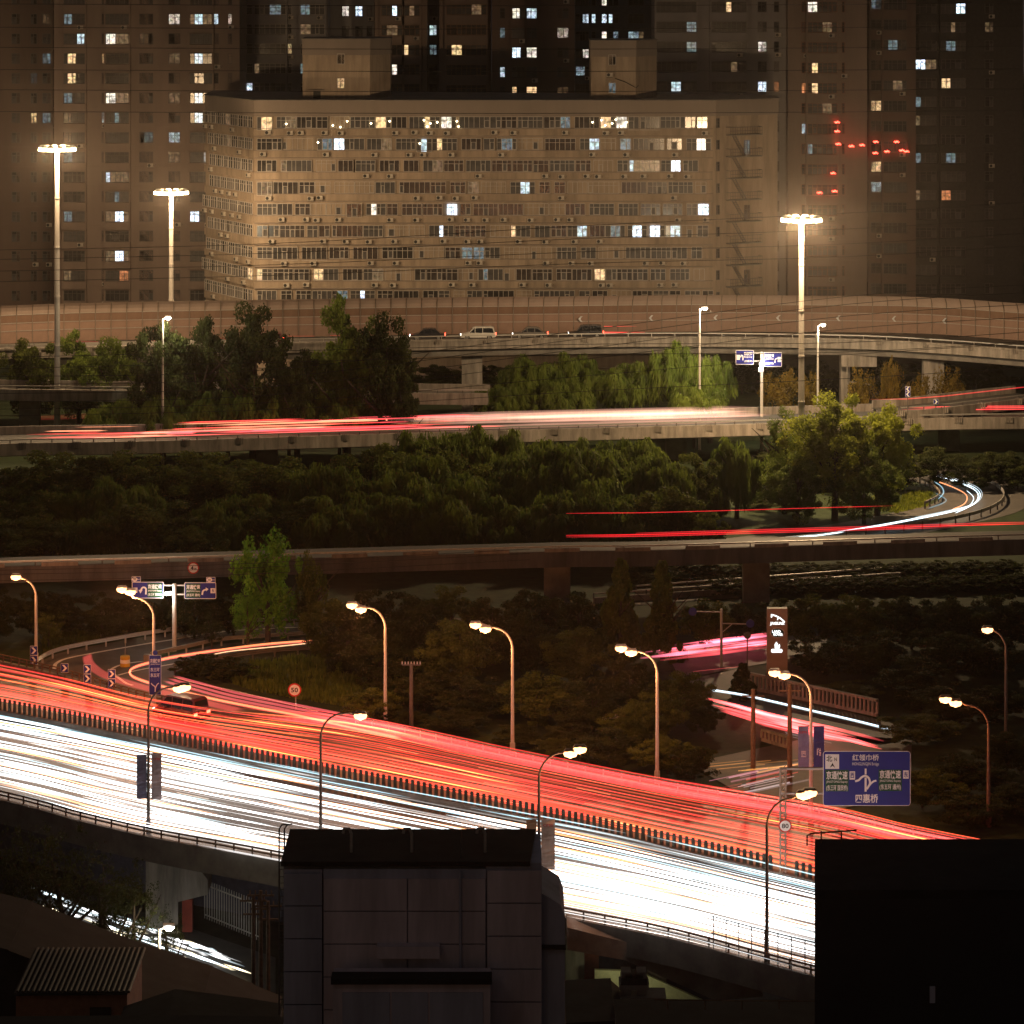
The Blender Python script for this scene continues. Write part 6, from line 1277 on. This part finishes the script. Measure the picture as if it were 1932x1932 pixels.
# right black block
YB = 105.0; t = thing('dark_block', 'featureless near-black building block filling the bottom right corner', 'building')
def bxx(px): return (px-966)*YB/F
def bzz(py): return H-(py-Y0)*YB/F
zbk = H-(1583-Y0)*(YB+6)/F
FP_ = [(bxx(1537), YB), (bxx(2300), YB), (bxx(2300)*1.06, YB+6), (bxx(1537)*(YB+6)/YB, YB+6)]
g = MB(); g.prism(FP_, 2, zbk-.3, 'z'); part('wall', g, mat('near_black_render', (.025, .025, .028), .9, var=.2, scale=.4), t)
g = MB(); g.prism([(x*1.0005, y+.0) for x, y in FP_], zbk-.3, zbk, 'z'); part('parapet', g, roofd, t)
def bzz(py): return zbk+.02+(1583-py)*.0185
g = MB(); g.tube([(bxx(1552), YB+5.5, bzz(1583)-.1), (bxx(1552), YB+5.5, bzz(1570)), (bxx(1560), YB+5.5, bzz(1566)), (bxx(1650), YB+5.5, bzz(1560))], .03, 5)
for px in (1580, 1620): g.tube([(bxx(px), YB+5.5, bzz(1583)-.1), (bxx(px), YB+5.5, bzz(1562))], .025, 4)
part('roof_rail', g, rust, t)
g = MB(); g.box((bxx(1759), YB-.03, H-1976*YB/F), (.18, .04, .55)); part('vent', g, slate, t)
# low sheds and roofs
def shed(name, label, cat, pts, Y, d, m, roofm=None, zb=-8, front=False):
    t = thing(name, label, cat); P = [at(px, py, Y if front else Y+d+.3) for px, py in pts]; g = MB()
    g.prism([(P[0].x, zb)]+[(p.x, p.z) for p in P]+[(P[-1].x, zb)], Y, Y+d, 'y'); part('wall', g, m, t)
    g = MB(); 
    for a, b in zip(P, P[1:]): g.add([(a.x-.05, Y-.3, a.z+.02), (b.x+.05, Y-.3, b.z+.02), (b.x+.05, Y+d+.3, b.z+.02), (a.x-.05, Y+d+.3, a.z+.02), (a.x-.05, Y-.3, a.z+.16), (b.x+.05, Y-.3, b.z+.16), (b.x+.05, Y+d+.3, b.z+.16), (a.x-.05, Y+d+.3, a.z+.16)], [(0, 3, 2, 1), (4, 5, 6, 7), (0, 1, 5, 4), (1, 2, 6, 5), (2, 3, 7, 6), (3, 0, 4, 7)])
    part('roof', g, roofm or roofd, t); return t
shed('long_roof', 'long black roof edge slanting down before the side street at bottom left', 'roofed wall', [(-40, 1680), (60, 1706), (240, 1775), (400, 1828), (478, 1862), (530, 1885)], 170, 8, roofd)
t = shed('tan_house', 'dim orange-lit house wall with corrugated roof at bottom left', 'house', [(30, 1876), (240, 1874)], 150, 6, mat('ochre_wall', (.24, .12, .07), .85), roofd, front=True)
g = MB()
zr_ = at(0, 1875, 150).z+.17
for i in range(22): X_ = at(34+i*10, 0, 150).x; g.tube([(X_, 149.75, zr_), (X_, 156.3, zr_)], .07, 6)
part('corrugated_roof', g, mat('corrugated_steel', (.05, .04, .035), .4, metal=.3), t)
g = MB(); a = at(190, 1910, 150); g.box((a.x, 149.95, a.z), (1.0, .1, .5)); part('window', g, glass_dark, t)
shed('low_house', 'low dark house roof at the bottom left of the foreground building', 'house', [(236, 1905), (330, 1872), (470, 1890), (532, 1900)], 142, 6, mat('dim_brown_wall', (.08, .05, .04), .9))
shed('dark_shed', 'black hipped shed to the right of the foreground building', 'shed', [(1066, 1856), (1150, 1852), (1166, 1870), (1168, 1900)], 135, 5, roofd)
t = thing('vent_stack', 'small dark masonry vent stack with a flat cap, right of the black shed', 'chimney'); Yv = 140.0; a = at(1200, 1860, Yv); g = MB()
for px in (1181, 1210): q = at(px, 0, Yv); g.box((q.x, Yv, at(0, 1885, Yv).z), (.42, .8, 1.3*2))
g.box((a.x-.1, Yv, at(0, 1855, Yv).z), (1.3, .9, .3)); part('stack', g, concrete_dark, t)
g = MB(); g.box((a.x-.1, Yv, at(0, 1846, Yv).z), (1.15, 1.0, .28)); g.box((a.x-.1, Yv, at(0, 1842, Yv).z+.1), (.8, .8, .2)); part('cap', g, roofd, t)
g = MB(); g.box((a.x+.3, Yv, at(0, 1905, Yv).z), (2.0, 1.4, 1.5)); part('plinth', g, concrete_dark, t)
t = shed('flat_roof_building', 'flat dark roof running along the bottom right edge', 'building', [(1160, 1892), (1300, 1894), (1545, 1893)], 128, 6, mat('mauve_wall', (.24, .20, .21), .9))
g = MB(); P = [at(1235, 1886, 131), at(1400, 1888, 131), at(1540, 1889, 131)]; g.tube(P, .03, 4)
for px in (1260, 1330, 1400, 1470): q = at(px, 1888, 131); g.tube([tuple(q), (q.x, q.y, q.z-.35)], .03, 4)
part('roof_rail', g, rust, t)
shed('corner_roof', 'dark roofs filling the bottom left edge', 'building', [(-60, 1925), (300, 1922), (535, 1925)], 132, 5, roofd)
# utility pole pair near the foreground building
for i, (px, pt) in enumerate(((478, 1690), (492, 1680), (506, 1700))):
    Y = 190; q = at(px, pt, Y); g = MB(); g.tube([(q.x, Y, -8), (q.x, Y, q.z)], [.16, .11], 7); g.box((q.x, Y, q.z-.3), (1.6, .1, .1)); g.box((q.x, Y, q.z-1.1), (1.2, .1, .1))
    for j in (-2, -1, 1, 2): g.tube([(q.x+j*.32, Y, q.z-.25), (q.x+j*.32, Y, q.z)], .05, 5)
    tag(part('utility_pole', g, rust), f'rusty utility pole with cross-arms left of the foreground building, {ORD[i]} of three from the left', 'utility pole', 'utility poles by the foreground building')
